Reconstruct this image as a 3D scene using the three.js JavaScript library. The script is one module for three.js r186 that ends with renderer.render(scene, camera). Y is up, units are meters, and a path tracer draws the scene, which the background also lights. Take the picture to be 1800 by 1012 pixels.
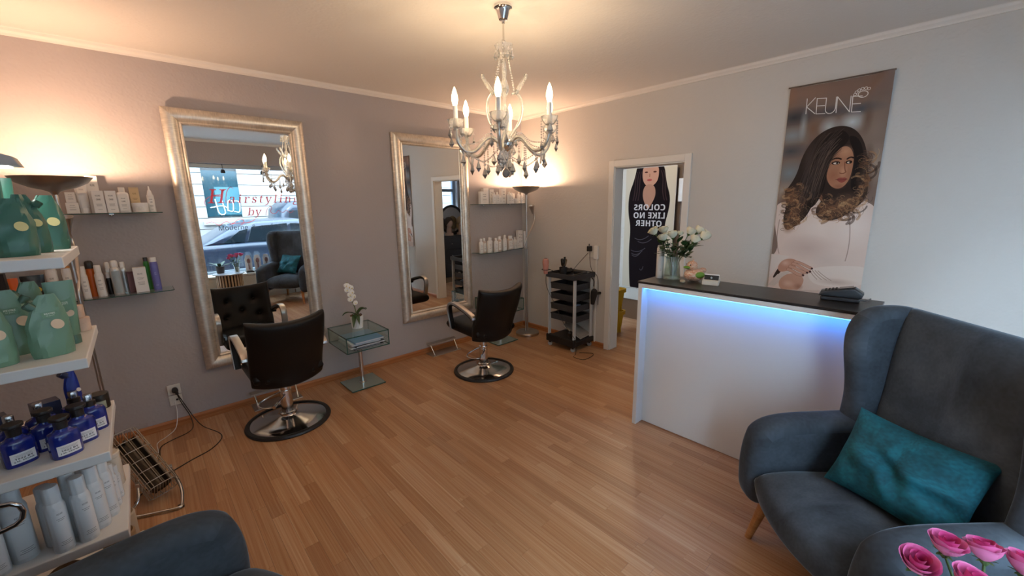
import * as THREE from 'three';
import { RoundedBoxGeometry } from 'three/addons/geometries/RoundedBoxGeometry.js';
import { mergeGeometries, mergeVertices, toCreasedNormals } from 'three/addons/utils/BufferGeometryUtils.js';
import { RectAreaLightUniformsLib } from 'three/addons/lights/RectAreaLightUniformsLib.js';
import { ImprovedNoise } from 'three/addons/math/ImprovedNoise.js';

// ---------- camera, sky, sun, exposure ----------
// World: the far corner of the room is the origin; the taupe wall is z = 0, the pale wall x = 0, y up, metres.
const scene = new THREE.Scene();
const camera = new THREE.PerspectiveCamera(70.46, 1800 / 1012, 0.05, 120);
{
  const yaw = 0.7407, pitch = 0.2069, roll = -0.0164;
  const fw = new THREE.Vector3(Math.sin(yaw) * Math.cos(pitch), -Math.sin(pitch), -Math.cos(yaw) * Math.cos(pitch));
  const r = new THREE.Vector3().crossVectors(fw, new THREE.Vector3(0, 1, 0)).normalize(), u = new THREE.Vector3().crossVectors(r, fw);
  const r2 = r.clone().multiplyScalar(Math.cos(roll)).addScaledVector(u, Math.sin(roll)), u2 = u.clone().multiplyScalar(Math.cos(roll)).addScaledVector(r, -Math.sin(roll));
  camera.position.set(-3.767, 1.657, 3.901);
  camera.quaternion.setFromRotationMatrix(new THREE.Matrix4().makeBasis(r2, u2, fw.clone().negate()));
}
scene.add(camera);
const renderer = new THREE.WebGLRenderer({ antialias: true });
renderer.toneMapping = THREE.LinearToneMapping;
renderer.toneMappingExposure = 1.88;
renderer.shadowMap.enabled = true;
RectAreaLightUniformsLib.init();
scene.background = new THREE.Color().setRGB(0.56, 0.76, 1.0);
scene.backgroundIntensity = 9.0;
const sun = new THREE.DirectionalLight(new THREE.Color().setRGB(1, 0.95, 0.86), 1.6);
sun.position.set(-6, 16, -9); sun.target.position.set(-1, 1, 11); sun.castShadow = true;
Object.assign(sun.shadow.camera, { left: -16, right: 16, top: 16, bottom: -16, near: 1, far: 60 }); sun.shadow.mapSize.set(2048, 2048);
scene.add(sun, sun.target);

// ---------- helpers ----------
const PI = Math.PI;
const V = (x, y, z) => new THREE.Vector3(x, y, z);
let seed = 7;
const rnd = () => { seed = (seed * 1664525 + 1013904223) >>> 0; return seed / 4294967296; };
const rr = (a, b) => a + (b - a) * rnd();
const noise = new ImprovedNoise();
function N(g) {
  if (g.index) g = g.toNonIndexed();
  for (const k of Object.keys(g.attributes)) if (!['position', 'normal', 'uv'].includes(k)) g.deleteAttribute(k);
  if (!g.attributes.uv) g.setAttribute('uv', new THREE.Float32BufferAttribute(new Float32Array(g.attributes.position.count * 2), 2));
  if (!g.attributes.normal) g.computeVertexNormals();
  g.morphAttributes = {}; g.clearGroups();
  return g;
}
function at(g, x = 0, y = 0, z = 0, rx = 0, ry = 0, rz = 0) {
  g = N(g);
  if (rx || ry || rz) g.applyMatrix4(new THREE.Matrix4().makeRotationFromEuler(new THREE.Euler(rx, ry, rz)));
  g.translate(x, y, z);
  return g;
}
const box = (w, h, d, x, y, z, rx, ry, rz) => at(new THREE.BoxGeometry(w, h, d), x, y, z, rx, ry, rz);
const bb = (x0, x1, y0, y1, z0, z1) => box(x1 - x0, y1 - y0, z1 - z0, (x0 + x1) / 2, (y0 + y1) / 2, (z0 + z1) / 2);
const rbox = (w, h, d, r, x, y, z, rx, ry, rz, s = 3) => at(new RoundedBoxGeometry(w, h, d, s, r), x, y, z, rx, ry, rz);
const cyl = (r0, r1, h, x, y, z, rx, ry, rz, s = 20, open = false) => at(new THREE.CylinderGeometry(r0, r1, h, s, 1, open), x, y, z, rx, ry, rz);
const sph = (r, x, y, z, sx = 1, sy = 1, sz = 1, s = 14) => { const g = N(new THREE.SphereGeometry(r, s, Math.max(6, s * 0.7 | 0))); g.scale(sx, sy, sz); g.translate(x, y, z); return g; };
const lathe = (pts, x = 0, y = 0, z = 0, s = 28, rx, ry, rz) => at(toCreasedNormals(N(new THREE.LatheGeometry(pts.map(p => new THREE.Vector2(Math.max(p[0], 1e-5), p[1])), s)), 0.7), x, y, z, rx, ry, rz);
const curve = (pts, closed = false, t = 0.5) => new THREE.CatmullRomCurve3(pts.map(p => V(...p)), closed, 'catmullrom', t);
const tube = (pts, r, s = 24, rs = 8, closed = false, t = 0.5) => { const c = curve(pts, closed, t); const g = N(new THREE.TubeGeometry(c, s, r, rs, closed)); if (closed) return g; return mergeGeometries([g, sph(r, ...pts[0], 1, 1, 1, 6), sph(r, ...pts[pts.length - 1], 1, 1, 1, 6)]); };
const bar = (a, b, r, s = 8) => { const A = V(...a), B = V(...b), d = B.clone().sub(A), l = d.length(); const g = N(new THREE.CylinderGeometry(r, r, l, s)); g.applyQuaternion(new THREE.Quaternion().setFromUnitVectors(V(0, 1, 0), d.normalize())); g.translate(...A.add(B).multiplyScalar(0.5).toArray()); return g; };
// outline in x,y extruded along z (0..depth), bevel inside the given size
function ext(pts, depth, bev = 0, seg = 3, crease = 0.6, curveSeg = 10) {
  const sh = pts instanceof THREE.Shape ? pts : new THREE.Shape(pts.map(p => new THREE.Vector2(p[0], p[1])));
  const g = new THREE.ExtrudeGeometry(sh, { depth: Math.max(depth - 2 * bev, 1e-4), bevelEnabled: bev > 0, bevelSize: bev, bevelOffset: -bev, bevelThickness: bev, bevelSegments: seg, curveSegments: curveSeg });
  g.translate(0, 0, bev);
  return toCreasedNormals(N(g), crease);
}
// loft through rings of points (arrays of [x,y,z]); closed rings, capped
function loft(rings, cap = true, crease = 0.9) {
  const n = rings[0].length, P = [], U = [];
  const q = (i, j) => rings[i][(j + n) % n];
  for (let i = 0; i < rings.length - 1; i++) for (let j = 0; j < n; j++) {
    const a = q(i, j), b = q(i, j + 1), c = q(i + 1, j + 1), d = q(i + 1, j);
    P.push(...a, ...b, ...c, ...a, ...c, ...d);
    const u0 = j / n, u1 = (j + 1) / n, v0 = i / (rings.length - 1), v1 = (i + 1) / (rings.length - 1);
    U.push(u0, v0, u1, v0, u1, v1, u0, v0, u1, v1, u0, v1);
  }
  if (cap) for (const [k, f] of [[0, 1], [rings.length - 1, 0]]) {
    const R = rings[k], m = R.reduce((s, p) => [s[0] + p[0] / n, s[1] + p[1] / n, s[2] + p[2] / n], [0, 0, 0]);
    for (let j = 0; j < n; j++) { const a = R[j], b = R[(j + 1) % n]; P.push(...(f ? [...m, ...b, ...a] : [...m, ...a, ...b])); U.push(0, 0, 0, 0, 0, 0); }
  }
  const g = new THREE.BufferGeometry();
  g.setAttribute('position', new THREE.Float32BufferAttribute(P, 3)); g.setAttribute('uv', new THREE.Float32BufferAttribute(U, 2));
  g.computeVertexNormals();
  return crease ? toCreasedNormals(g, crease) : g;
}
const ring = (cx, cy, cz, a, b, n = 20, e = 2) => Array.from({ length: n }, (_, i) => { const t = -i / n * 2 * PI, c = Math.cos(t), s = Math.sin(t); return [cx + a * Math.sign(c) * Math.abs(c) ** (2 / e), cy, cz + b * Math.sign(s) * Math.abs(s) ** (2 / e)]; });
// parametric patch f(u,v) -> [x,y,z]
function patch(f, nu = 8, nv = 8) {
  const P = [], U = [];
  for (let i = 0; i < nu; i++) for (let j = 0; j < nv; j++) {
    const u0 = i / nu, u1 = (i + 1) / nu, v0 = j / nv, v1 = (j + 1) / nv;
    const a = f(u0, v0), b = f(u1, v0), c = f(u1, v1), d = f(u0, v1);
    P.push(...a, ...b, ...c, ...a, ...c, ...d); U.push(u0, v0, u1, v0, u1, v1, u0, v0, u1, v1, u0, v1);
  }
  let g = new THREE.BufferGeometry();
  g.setAttribute('position', new THREE.Float32BufferAttribute(P, 3)); g.setAttribute('uv', new THREE.Float32BufferAttribute(U, 2));
  return smooth(g);
}
function smooth(g) { g = N(g); g.deleteAttribute('normal'); const uv = g.attributes.uv.clone(); g.deleteAttribute('uv'); g = mergeVertices(g, 1e-5); g.computeVertexNormals(); g = g.toNonIndexed(); g.setAttribute('uv', uv.count === g.attributes.position.count ? uv : new THREE.Float32BufferAttribute(new Float32Array(g.attributes.position.count * 2), 2)); return g; }
const used = new Map();
function numbered(n) { const k = used.get(n) ?? 0; used.set(n, k + 1); return k ? n + '_' + String(k).padStart(3, '0') : n; }
const shadow = m => { m.castShadow = true; m.receiveShadow = true; return m; };
function part(name, gs, m, parent) { const g = Array.isArray(gs) ? (gs.length > 1 ? mergeGeometries(gs.map(N)) : N(gs[0])) : N(gs); const o = shadow(new THREE.Mesh(g, m)); o.name = name; parent.add(o); return o; }
function tag(o, label, category, group) { o.userData.label = label; o.userData.category = category; if (group) o.userData.group = group; return o; }
function thing(name, label, category, [x, y, z] = [0, 0, 0], turn = 0, group) { const o = new THREE.Group(); o.name = numbered(name); o.position.set(x, y, z); o.rotation.y = turn; scene.add(o); return tag(o, label, category, group); }
function single(name, label, category, gs, m, pos = [0, 0, 0], turn = 0, group) { const o = part(numbered(name), gs, m, scene); o.position.set(...pos); o.rotation.y = turn; return tag(o, label, category, group); }
function struct(name, gs, m) { const o = part(name, gs, m, scene); o.userData.kind = 'structure'; return o; }
function structGroup(name) { const o = new THREE.Group(); o.name = name; o.userData.kind = 'structure'; scene.add(o); return o; }
function copy(src, label, [x, y, z], turn = 0, base) { const c = src.clone(); c.name = numbered(base ?? src.name.replace(/_\d{3}$/, '')); c.userData = { ...src.userData, label }; c.position.set(x, y, z); c.rotation.y = turn; scene.add(c); return c; }
const ORD = ['first', 'second', 'third', 'fourth', 'fifth', 'sixth', 'seventh', 'eighth', 'ninth', 'tenth', 'eleventh', 'twelfth', 'thirteenth', 'fourteenth', 'fifteenth', 'sixteenth'];

// ---------- materials ----------
const lin = (r, g, b) => new THREE.Color().setRGB(r, g, b);
const M = (color, roughness = 0.6, metalness = 0, o = {}) => new THREE.MeshPhysicalMaterial({ color: Array.isArray(color) ? lin(...color) : new THREE.Color(color), roughness, metalness, ...o });
function canvasTex(w, h, draw, rx = 1, ry = 1, srgb = true) { const c = document.createElement('canvas'); c.width = w; c.height = h; draw(c.getContext('2d'), w, h); const t = new THREE.CanvasTexture(c); if (srgb) t.colorSpace = THREE.SRGBColorSpace; t.wrapS = t.wrapT = THREE.RepeatWrapping; t.repeat.set(rx, ry); t.magFilter = THREE.LinearFilter; t.anisotropy = 8; return t; }
function dataTex(w, h, f, srgb = false, rx = 1, ry = 1) { const d = new Uint8Array(w * h * 4); for (let y = 0; y < h; y++) for (let x = 0; x < w; x++) { const c = f(x, y); const i = (y * w + x) * 4; if (typeof c === 'number') { d[i] = d[i + 1] = d[i + 2] = c; } else { d[i] = c[0]; d[i + 1] = c[1]; d[i + 2] = c[2]; } d[i + 3] = 255; } const t = new THREE.DataTexture(d, w, h); if (srgb) t.colorSpace = THREE.SRGBColorSpace; t.wrapS = t.wrapT = THREE.RepeatWrapping; t.repeat.set(rx, ry); t.magFilter = THREE.LinearFilter; t.minFilter = THREE.LinearMipmapLinearFilter; t.generateMipmaps = true; t.needsUpdate = true; return t; }
// periodic value noise
function pnoise(n, size, s0) { const v = Array.from({ length: n * n }, () => rnd()); return (x, y) => { const fx = x / size * n, fy = y / size * n, x0 = Math.floor(fx), y0 = Math.floor(fy), tx = fx - x0, ty = fy - y0, e = t => t * t * (3 - 2 * t), g = (a, b) => v[((b % n) + n) % n * n + ((a % n) + n) % n]; const a = g(x0, y0) + (g(x0 + 1, y0) - g(x0, y0)) * e(tx), b = g(x0, y0 + 1) + (g(x0 + 1, y0 + 1) - g(x0, y0 + 1)) * e(tx); return a + (b - a) * e(ty); }; }
// metre uv by the dominant normal axis
function metreUV(g, s = 1) { const p = g.attributes.position, n = g.attributes.normal, uv = g.attributes.uv; for (let i = 0; i < p.count; i++) { const ax = Math.abs(n.getX(i)), ay = Math.abs(n.getY(i)), az = Math.abs(n.getZ(i)); if (ay >= ax && ay >= az) uv.setXY(i, p.getX(i) * s, p.getZ(i) * s); else if (ax >= az) uv.setXY(i, p.getZ(i) * s, p.getY(i) * s); else uv.setXY(i, p.getX(i) * s, p.getY(i) * s); } return g; }

const chipA = pnoise(96, 512), chipB = pnoise(40, 512);
const wallBump = dataTex(512, 512, (x, y) => { const a = chipA(x, y), b = chipB(x + 31, y + 7); return 255 * Math.min(1, Math.max(0, (a * 0.6 + b * 0.4 - 0.35) * 1.6)); }, false, 0.9, 0.9);
const wallMat = (c, b = 0.0010) => M(c, 0.85, 0, { bumpMap: wallBump, bumpScale: b });
const taupe = wallMat([0.425, 0.385, 0.378]);
const paleWall = wallMat([0.60, 0.575, 0.54]);
const ceilMat = wallMat([0.66, 0.625, 0.585], 0.0008);
const whitePaint = M([0.74, 0.73, 0.70], 0.45);
const trimWhite = M([0.72, 0.68, 0.63], 0.6);
const whiteLam = M([0.74, 0.74, 0.72], 0.38);
const chrome = M([0.66, 0.66, 0.66], 0.13, 1);
const steel = M([0.52, 0.49, 0.46], 0.3, 1);
const blackPlastic = M([0.012, 0.012, 0.014], 0.45);
const darkPlastic = M([0.03, 0.032, 0.038], 0.5);
const leatherBump = (() => { const a = pnoise(64, 256), b = pnoise(128, 256); return dataTex(256, 256, (x, y) => 255 * (0.5 * a(x, y) + 0.5 * b(x, y)), false, 4, 4); })();
const leather = M([0.006, 0.006, 0.0065], 0.42, 0, { bumpMap: leatherBump, bumpScale: 0.0004, specularIntensity: 0.55 });
const glassEdge = M([0.03, 0.10, 0.085], 0.12);
const glassPane = M([0.86, 0.95, 0.93], 0.02, 0, { transmission: 1, thickness: 0, ior: 1.5 });
const clearGlass = M([0.96, 0.97, 0.96], 0.02, 0, { transmission: 1, thickness: 0, ior: 1.5 });
const solidGlass = M([0.97, 0.97, 0.95], 0.03, 0, { transmission: 1, thickness: 0.02, ior: 1.5 });
const white = M([0.78, 0.77, 0.75], 0.4);
const whiteSoft = M([0.70, 0.69, 0.66], 0.55);
// ---------- room shell ----------
const RX0 = -5.0, ZF = 4.75, CH = 2.69;   // left wall, front wall, ceiling
const W = (name, gs, m) => { const o = struct(name, gs, m); metreUV(o.geometry); return o; };
W('wall_back', [bb(RX0 - 0.15, 0.14, -0.02, CH + 0.1, -0.15, 0)], taupe);
W('wall_left', [bb(RX0 - 0.15, RX0, -0.02, CH + 0.1, 0, ZF)], taupe);
const DZ0 = 1.392, DZ1 = 2.142, DH = 2.0;   // door opening
W('wall_right', [bb(0, 0.14, -0.02, CH + 0.1, 0, DZ0), bb(0, 0.14, -0.02, CH + 0.1, DZ1, ZF), bb(0, 0.14, DH, CH + 0.1, DZ0, DZ1)], paleWall);
const WX0 = -4.75, WX1 = -0.45, WY0 = 0.42, WY1 = 2.32;
W('wall_front', [bb(RX0 - 0.15, WX0, -0.2, CH + 0.1, ZF, ZF + 0.3), bb(WX1, 0.75, -0.2, CH + 0.1, ZF, ZF + 0.3), bb(WX0, WX1, -0.2, WY0, ZF, ZF + 0.3), bb(WX0, WX1, WY1, CH + 0.1, ZF, ZF + 0.3),
  bb(2.3, 2.6, -0.2, CH + 0.1, ZF, ZF + 0.3), bb(0.75, 2.3, -0.2, 1.3, ZF, ZF + 0.3), bb(0.75, 2.3, 2.45, CH + 0.1, ZF, ZF + 0.3)], taupe);
W('ceiling', [bb(RX0 - 0.15, 2.6, CH, CH + 0.12, -0.75, ZF + 0.3)], ceilMat);
// back room
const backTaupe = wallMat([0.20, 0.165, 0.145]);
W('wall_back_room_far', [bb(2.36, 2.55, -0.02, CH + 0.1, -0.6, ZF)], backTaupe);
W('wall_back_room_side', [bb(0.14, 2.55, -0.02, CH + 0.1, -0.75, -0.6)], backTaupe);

// floor: oak strips on a dark base
const grainTex = (() => {
  const a = pnoise(5, 512), b = pnoise(64, 512), c = pnoise(200, 512), w = pnoise(4, 512), p = pnoise(24, 512);
  return dataTex(512, 512, (x, y) => {
    const wob = w(x, y) * 60;
    const g1 = 0.5 + 0.5 * Math.sin((x + wob) * 2 * PI / 512 * 26 + a(x, y) * 4);
    const fine = c(x, (y * 0.04) % 512), mid = b(x, (y * 0.06) % 512);
    const k = 0.83 + 0.045 * g1 * w(y, x) + 0.075 * fine + 0.06 * mid + 0.03 * p(x, y * 0.3);
    return [255 * Math.min(1, k), 255 * Math.min(1, k * k * 1.02), 255 * Math.min(1, k * k * k * 1.04)];
  }, true, 1, 1);
})();
const plankMats = [[0.55, 0.335, 0.185], [0.49, 0.288, 0.152], [0.60, 0.385, 0.228], [0.52, 0.306, 0.164], [0.455, 0.262, 0.140], [0.57, 0.355, 0.200]].map(c => M(c, 0.34, 0, { map: grainTex, specularIntensity: 0.85 }));
const floor = structGroup('floor');
part('underlay', [bb(RX0 - 0.15, 2.5, -0.12, -0.009, -0.7, ZF + 0.3)], M([0.16, 0.085, 0.04], 0.8), floor);
{
  const w = 0.0677, cand = [];
  for (let i = -74; i < 20; i++) {
    const x0 = i * w; let z = -0.6 - rr(0, 0.8);
    const zEnd = i >= 2 ? 3.2 : ZF;
    while (z < zEnd) {
      const l = rr(0.42, 1.0), z0 = Math.max(z, i < 2 ? 0 : -0.6), z1 = Math.min(z + l, zEnd);
      z += l;
      if (z1 - z0 < 0.03) continue;
      if (i >= 2 && x0 > 1.25) continue;
      if (i >= 0 && i < 2 && (z1 < DZ0 || z0 > DZ1)) continue;
      cand.push([x0, Math.max(z0, i >= 0 && i < 2 ? DZ0 - 0.03 : -9), Math.min(z1, i >= 0 && i < 2 ? DZ1 + 0.03 : 99)]);
    }
  }
  const fwd = V(Math.sin(0.7407), 0, -Math.cos(0.7407)), inView = (x, z) => { const dx = x + 3.767, dz = z - 3.901, f = dx * fwd.x + dz * fwd.z, s = dx * -fwd.z + dz * fwd.x; return f > 0.9 && Math.abs(s) < f * 1.35 + 0.1; };
  const geo = ([x0, z0, z1]) => {
    const g = box(w - 0.0007, 0.009, z1 - z0 - 0.0008, 0, 0, 0), p = g.attributes.position, uv = g.attributes.uv, ou = rnd(), ov = rnd();
    for (let k = 0; k < p.count; k++) uv.setXY(k, ou + p.getX(k) * 2.2, ov + p.getZ(k) * 0.4);
    return g;
  };
  const scored = cand.map(c => { const mx = c[0] + w / 2, mz = (c[1] + c[2]) / 2, d = Math.hypot(mx + 3.767, mz - 3.901, 1.66), vis = inView(mx, mz) && mx < 0 && !(mx > -1.1 && mz > 2.4) && !(mx < -3.95 && mz > 1.3); return { c, s: vis ? (c[2] - c[1]) / (d * d * d) : -d }; }).sort((a, b) => b.s - a.s);
  const rest = Array.from({ length: 6 }, () => []);
  scored.forEach(({ c }, i) => {
    const k = Math.floor(rnd() * 6), g = geo(c), x = c[0] + w / 2, z = (c[1] + c[2]) / 2;
    if (i < 298) { const o = part('plank', g, plankMats[k], floor); o.position.set(x, -0.0045, z); }
    else { g.translate(x, -0.0045, z); rest[k].push(g); }
  });
  rest.forEach((r, k) => { const o = part('far_planks', r, plankMats[k], floor); o.userData.kind = 'stuff'; });
}
// skirting
const skirtTex = (() => { const a = pnoise(100, 256), b = pnoise(8, 256); return dataTex(256, 256, (x, y) => { const k = 0.82 + 0.12 * a(x * 0.06, y) + 0.08 * b(x * 0.4, y); return [255 * Math.min(1, k), 255 * k * k, 255 * k * k * k]; }, true, 1, 4); })();
const skirtMat = M([0.50, 0.235, 0.095], 0.4, 0, { map: skirtTex });
const skirtProfile = [[0, 0], [0.018, 0], [0.018, 0.045], [0.011, 0.056], [0, 0.058]];
// moulding along a wall: side b(ack) z=0, r(ight) x=0, f(ront) z=ZF, l(eft); from a to b along the wall
function moulding(name, profile, y, side, a, b, m, off = 0) {
  const g = ext(profile, b - a, 0, 1, 0.3);
  const o = struct(name, side === 'b' ? at(g, b, y, off, 0, -PI / 2, 0) : side === 'r' ? at(g, off, y, b, 0, PI, 0) : side === 'f' ? at(g, a, y, ZF, 0, PI / 2, 0) : at(g, RX0 + off, y, a), m);
  metreUV(o.geometry); return o;
}
moulding('baseboard_back', skirtProfile, 0, 'b', RX0, 0, skirtMat);
moulding('baseboard_right', skirtProfile, 0, 'r', 0, DZ0 - 0.062, skirtMat);
moulding('baseboard_right_front', skirtProfile, 0, 'r', DZ1 + 0.062, ZF, skirtMat);
moulding('baseboard_left', skirtProfile, 0, 'l', 0, ZF, skirtMat);
const crownProfile = [[0, 0], [0.012, 0], [0.016, 0.010], [0.030, 0.022], [0.036, 0.036], [0.042, 0.040], [0, 0.040]];
moulding('trim_1', crownProfile, CH - 0.04, 'b', RX0, 0, trimWhite);
moulding('trim_2', crownProfile, CH - 0.04, 'r', 0, ZF, trimWhite);
moulding('trim_3', crownProfile, CH - 0.04, 'f', RX0, 0, trimWhite);
moulding('trim_4', crownProfile, CH - 0.04, 'l', 0, ZF, trimWhite);

// doorway: white lining and casing
{
  const d = structGroup('door_1');
  part('jamb', [bb(-0.002, 0.142, 0, DH, DZ0, DZ0 + 0.012)], whitePaint, d);
  part('jamb', [bb(-0.002, 0.142, 0, DH, DZ1 - 0.012, DZ1)], whitePaint, d);
  part('head_lining', [bb(-0.002, 0.142, DH - 0.012, DH, DZ0 + 0.012, DZ1 - 0.012)], whitePaint, d);
  const cw = 0.062, prof = z0 => [rbox(0.02, DH + cw, cw, 0.004, -0.01, (DH + cw) / 2, z0)];
  part('casing', prof(DZ0 - cw / 2 + 0.004), whitePaint, d);
  part('casing', prof(DZ1 + cw / 2 - 0.004), whitePaint, d);
  part('casing_head', [rbox(0.02, cw, DZ1 - DZ0 - 0.006, 0.004, -0.01, DH + cw / 2 - 0.002, (DZ0 + DZ1) / 2)], whitePaint, d);
}
// shop window
{
  const w = structGroup('window_1'), alu = M([0.30, 0.36, 0.42], 0.4, 0.6), z = ZF + 0.16;
  const fr = (n, x0, x1, y0, y1) => part(n, [rbox(x1 - x0, y1 - y0, 0.07, 0.008, (x0 + x1) / 2, (y0 + y1) / 2, z)], alu, w);
  fr('head_rail', WX0, WX1, WY1 - 0.07, WY1); fr('bottom_rail', WX0, WX1, WY0, WY0 + 0.07);
  fr('stile', WX0, WX0 + 0.06, WY0 + 0.07, WY1 - 0.07); fr('stile', WX1 - 0.06, WX1, WY0 + 0.07, WY1 - 0.07);
  part('glass', [bb(WX0 + 0.06, WX1 - 0.06, WY0 + 0.07, WY1 - 0.07, z - 0.003, z)], clearGlass, w);
  part('sill', [rbox(WX1 - WX0, 0.03, 0.2, 0.006, (WX0 + WX1) / 2, WY0 + 0.015, ZF + 0.03)], whitePaint, w);
}
{
  const w = structGroup('window_2'), fm = M([0.24, 0.30, 0.38], 0.5), z = ZF + 0.14;
  const fr = (n, x0, x1, y0, y1) => part(n, [rbox(x1 - x0, y1 - y0, 0.06, 0.006, (x0 + x1) / 2, (y0 + y1) / 2, z)], fm, w);
  fr('head_rail', 0.75, 2.3, 2.38, 2.45); fr('bottom_rail', 0.75, 2.3, 1.3, 1.37);
  for (const x of [0.78, 1.27, 1.78, 2.27]) fr('mullion', x - 0.035, x + 0.035, 1.37, 2.38);
  for (const [a, b] of [[0.815, 1.235], [1.305, 1.745], [1.815, 2.235]]) { fr('transom', a, b, 1.88, 1.95); part('pane', [bb(a, b, 1.37, 1.88, z - 0.003, z)], clearGlass, w); part('pane', [bb(a, b, 1.95, 2.38, z - 0.003, z)], clearGlass, w); }
}
// ---------- street seen through the window ----------
{
  struct('street_ground', [bb(-16, 16, -0.4, -0.2, ZF + 0.3, 15)], M([0.16, 0.16, 0.165], 0.9));
  const stone = [0.22, 0.245, 0.20].map(k => M([k, k * 0.965, k * 0.9], 0.85));
  const fac = thing('house_facade', 'pale stone house front across the street with grooved courses', 'building', [0, 0, 0]);
  const Z = 12.2, wx0 = -1.62, wx1 = -0.68, wy0 = 1.22, wy1 = 2.64;
  part('backing', [bb(-14, 14, -0.2, 8, Z + 0.05, Z + 0.5)], M([0.05, 0.048, 0.045], 0.9), fac);
  for (let i = 0; i < 22; i++) {
    const y0 = -0.2 + i * 0.345, y1 = y0 + 0.333, m = stone[i % 3];
    const cuts = [[-14, -9.6], [-8.4, -5.4], [-4.4, wx0], [wx1, 1.55], [2.75, 5.2], [6.3, 14]];
    if (y1 > wy0 && y0 < wy1 + 0.05) for (const [a, b] of cuts) part('stone_course', [rbox(b - a, 0.333, 0.07, 0.012, (a + b) / 2, (y0 + y1) / 2, Z + 0.02, 0, 0, 0, 1)], m, fac);
    else part('stone_course', [rbox(28, 0.333, 0.07, 0.012, 0, (y0 + y1) / 2, Z + 0.02, 0, 0, 0, 1)], m, fac);
  }
  const tealGlass = M([0.005, 0.030, 0.04], 0.12), blind = M([0.018, 0.085, 0.105], 0.4);
  for (const [a, b] of [[wx0, wx1], [-9.6, -8.4], [-5.4, -4.4], [1.55, 2.75], [5.2, 6.3]]) {
    const w = part('window', [bb(a, b, wy0, wy1, Z + 0.03, Z + 0.05)], tealGlass, fac);
    part('blind', [bb(a + 0.28, b, wy0 + 0.05, wy1 - 0.5, Z + 0.015, Z + 0.03)], blind, w);
    part('sill', [rbox(b - a + 0.3, 0.12, 0.2, 0.02, (a + b) / 2, wy0 - 0.2, Z - 0.05, 0, 0, 0, 1)], stone[0], w);
  }
  const spray = M([0.5, 0.53, 0.53], 0.8), gz = Z + 0.005;
  part('graffiti', [tube([[-1.5, 1.5, gz], [-1.2, 1.55, gz], [-1.05, 1.48, gz]], 0.018, 12, 5), tube([[-1.36, 1.75, gz], [-1.3, 1.32, gz], [-1.14, 1.32, gz], [-1.18, 1.7, gz]], 0.018, 16, 5), tube([[-1.06, 1.4, gz], [-1.02, 1.7, gz], [-0.9, 1.68, gz], [-0.92, 1.38, gz], [-1.05, 1.4, gz]], 0.018, 18, 5), tube([[-0.86, 1.7, gz], [-0.72, 1.66, gz], [-0.74, 1.36, gz], [-0.88, 1.36, gz]], 0.018, 16, 5)], spray, fac);

  // parked estate car: body outline in x,y, rear at low x
  const paint = M([0.006, 0.014, 0.030], 0.35, 0.0, { clearcoat: 0.4, clearcoatRoughness: 0.05 }), tint = M([0.010, 0.016, 0.02], 0.05, 0), rubber = M([0.015, 0.015, 0.015], 0.8);
  function car(name, label, x, y, z, body, glass, panes, L) {
    const t = thing(name, label, 'car', [x, y, z]);
    part('body', [at(ext(body, 1.75, 0.14, 4, 0.8), 0, 0, -0.875)], paint, t);
    part('cabin', [at(ext(glass, 1.5, 0.2, 4, 0.8), 0, 0, -0.75)], paint, t);
    for (const p of panes) part('side_window', [at(ext(p, 0.012, 0.003, 1), 0, 0, -0.756)], tint, t);
    for (const wx of [0.85, L - 0.85]) for (const wz of [-0.86, 0.66]) { const w = part('wheel', [cyl(0.32, 0.32, 0.2, wx, 0.32, wz + 0.1, PI / 2, 0, 0, 28)], rubber, t); part('rim', [cyl(0.2, 0.2, 0.212, wx, 0.32, wz + 0.1, PI / 2, 0, 0, 20)], steel, w); }
    part('door_handle', [rbox(0.2, 0.03, 0.03, 0.01, 1.75, 0.82, -0.885)], chrome, t);
    part('sill_trim', [rbox(L * 0.55, 0.06, 0.03, 0.01, L / 2, 0.3, -0.88)], steel, t);
    return t;
  }
  car('parked_car', 'blue parked car right outside the shop window', -2.75, -0.2, 7.9,
    [[0, 0.35], [0.05, 0.75], [0.2, 0.95], [1.2, 0.98], [3.3, 0.93], [4.25, 0.78], [4.5, 0.55], [4.5, 0.3], [4.3, 0.22], [0.2, 0.22]],
    [[0.15, 0.92], [0.75, 1.28], [1.3, 1.44], [2.2, 1.47], [2.75, 1.38], [3.6, 0.92]],
    [[[0.62, 0.98], [0.95, 1.24], [1.12, 1.28], [1.02, 0.98]], [[1.08, 0.98], [1.2, 1.32], [1.95, 1.37], [1.95, 0.98]], [[2.02, 0.98], [2.02, 1.37], [2.5, 1.33], [3.0, 0.98]]], 4.5);
  const van = car('parked_van', 'tall dark blue van with roof rack parked across the street', -0.35, -0.2, 10.2,
    [[0, 0.4], [0, 1.0], [0.15, 1.05], [3.4, 1.0], [4.4, 0.95], [4.6, 0.6], [4.6, 0.35], [4.4, 0.25], [0.1, 0.3]],
    [[0.02, 1.0], [0.1, 1.65], [0.35, 1.88], [2.9, 1.9], [3.5, 1.05]],
    [[[0.2, 1.1], [0.3, 1.62], [1.3, 1.66], [1.3, 1.1]], [[1.4, 1.1], [1.4, 1.66], [2.6, 1.64], [3.0, 1.1]]], 4.6);
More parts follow.
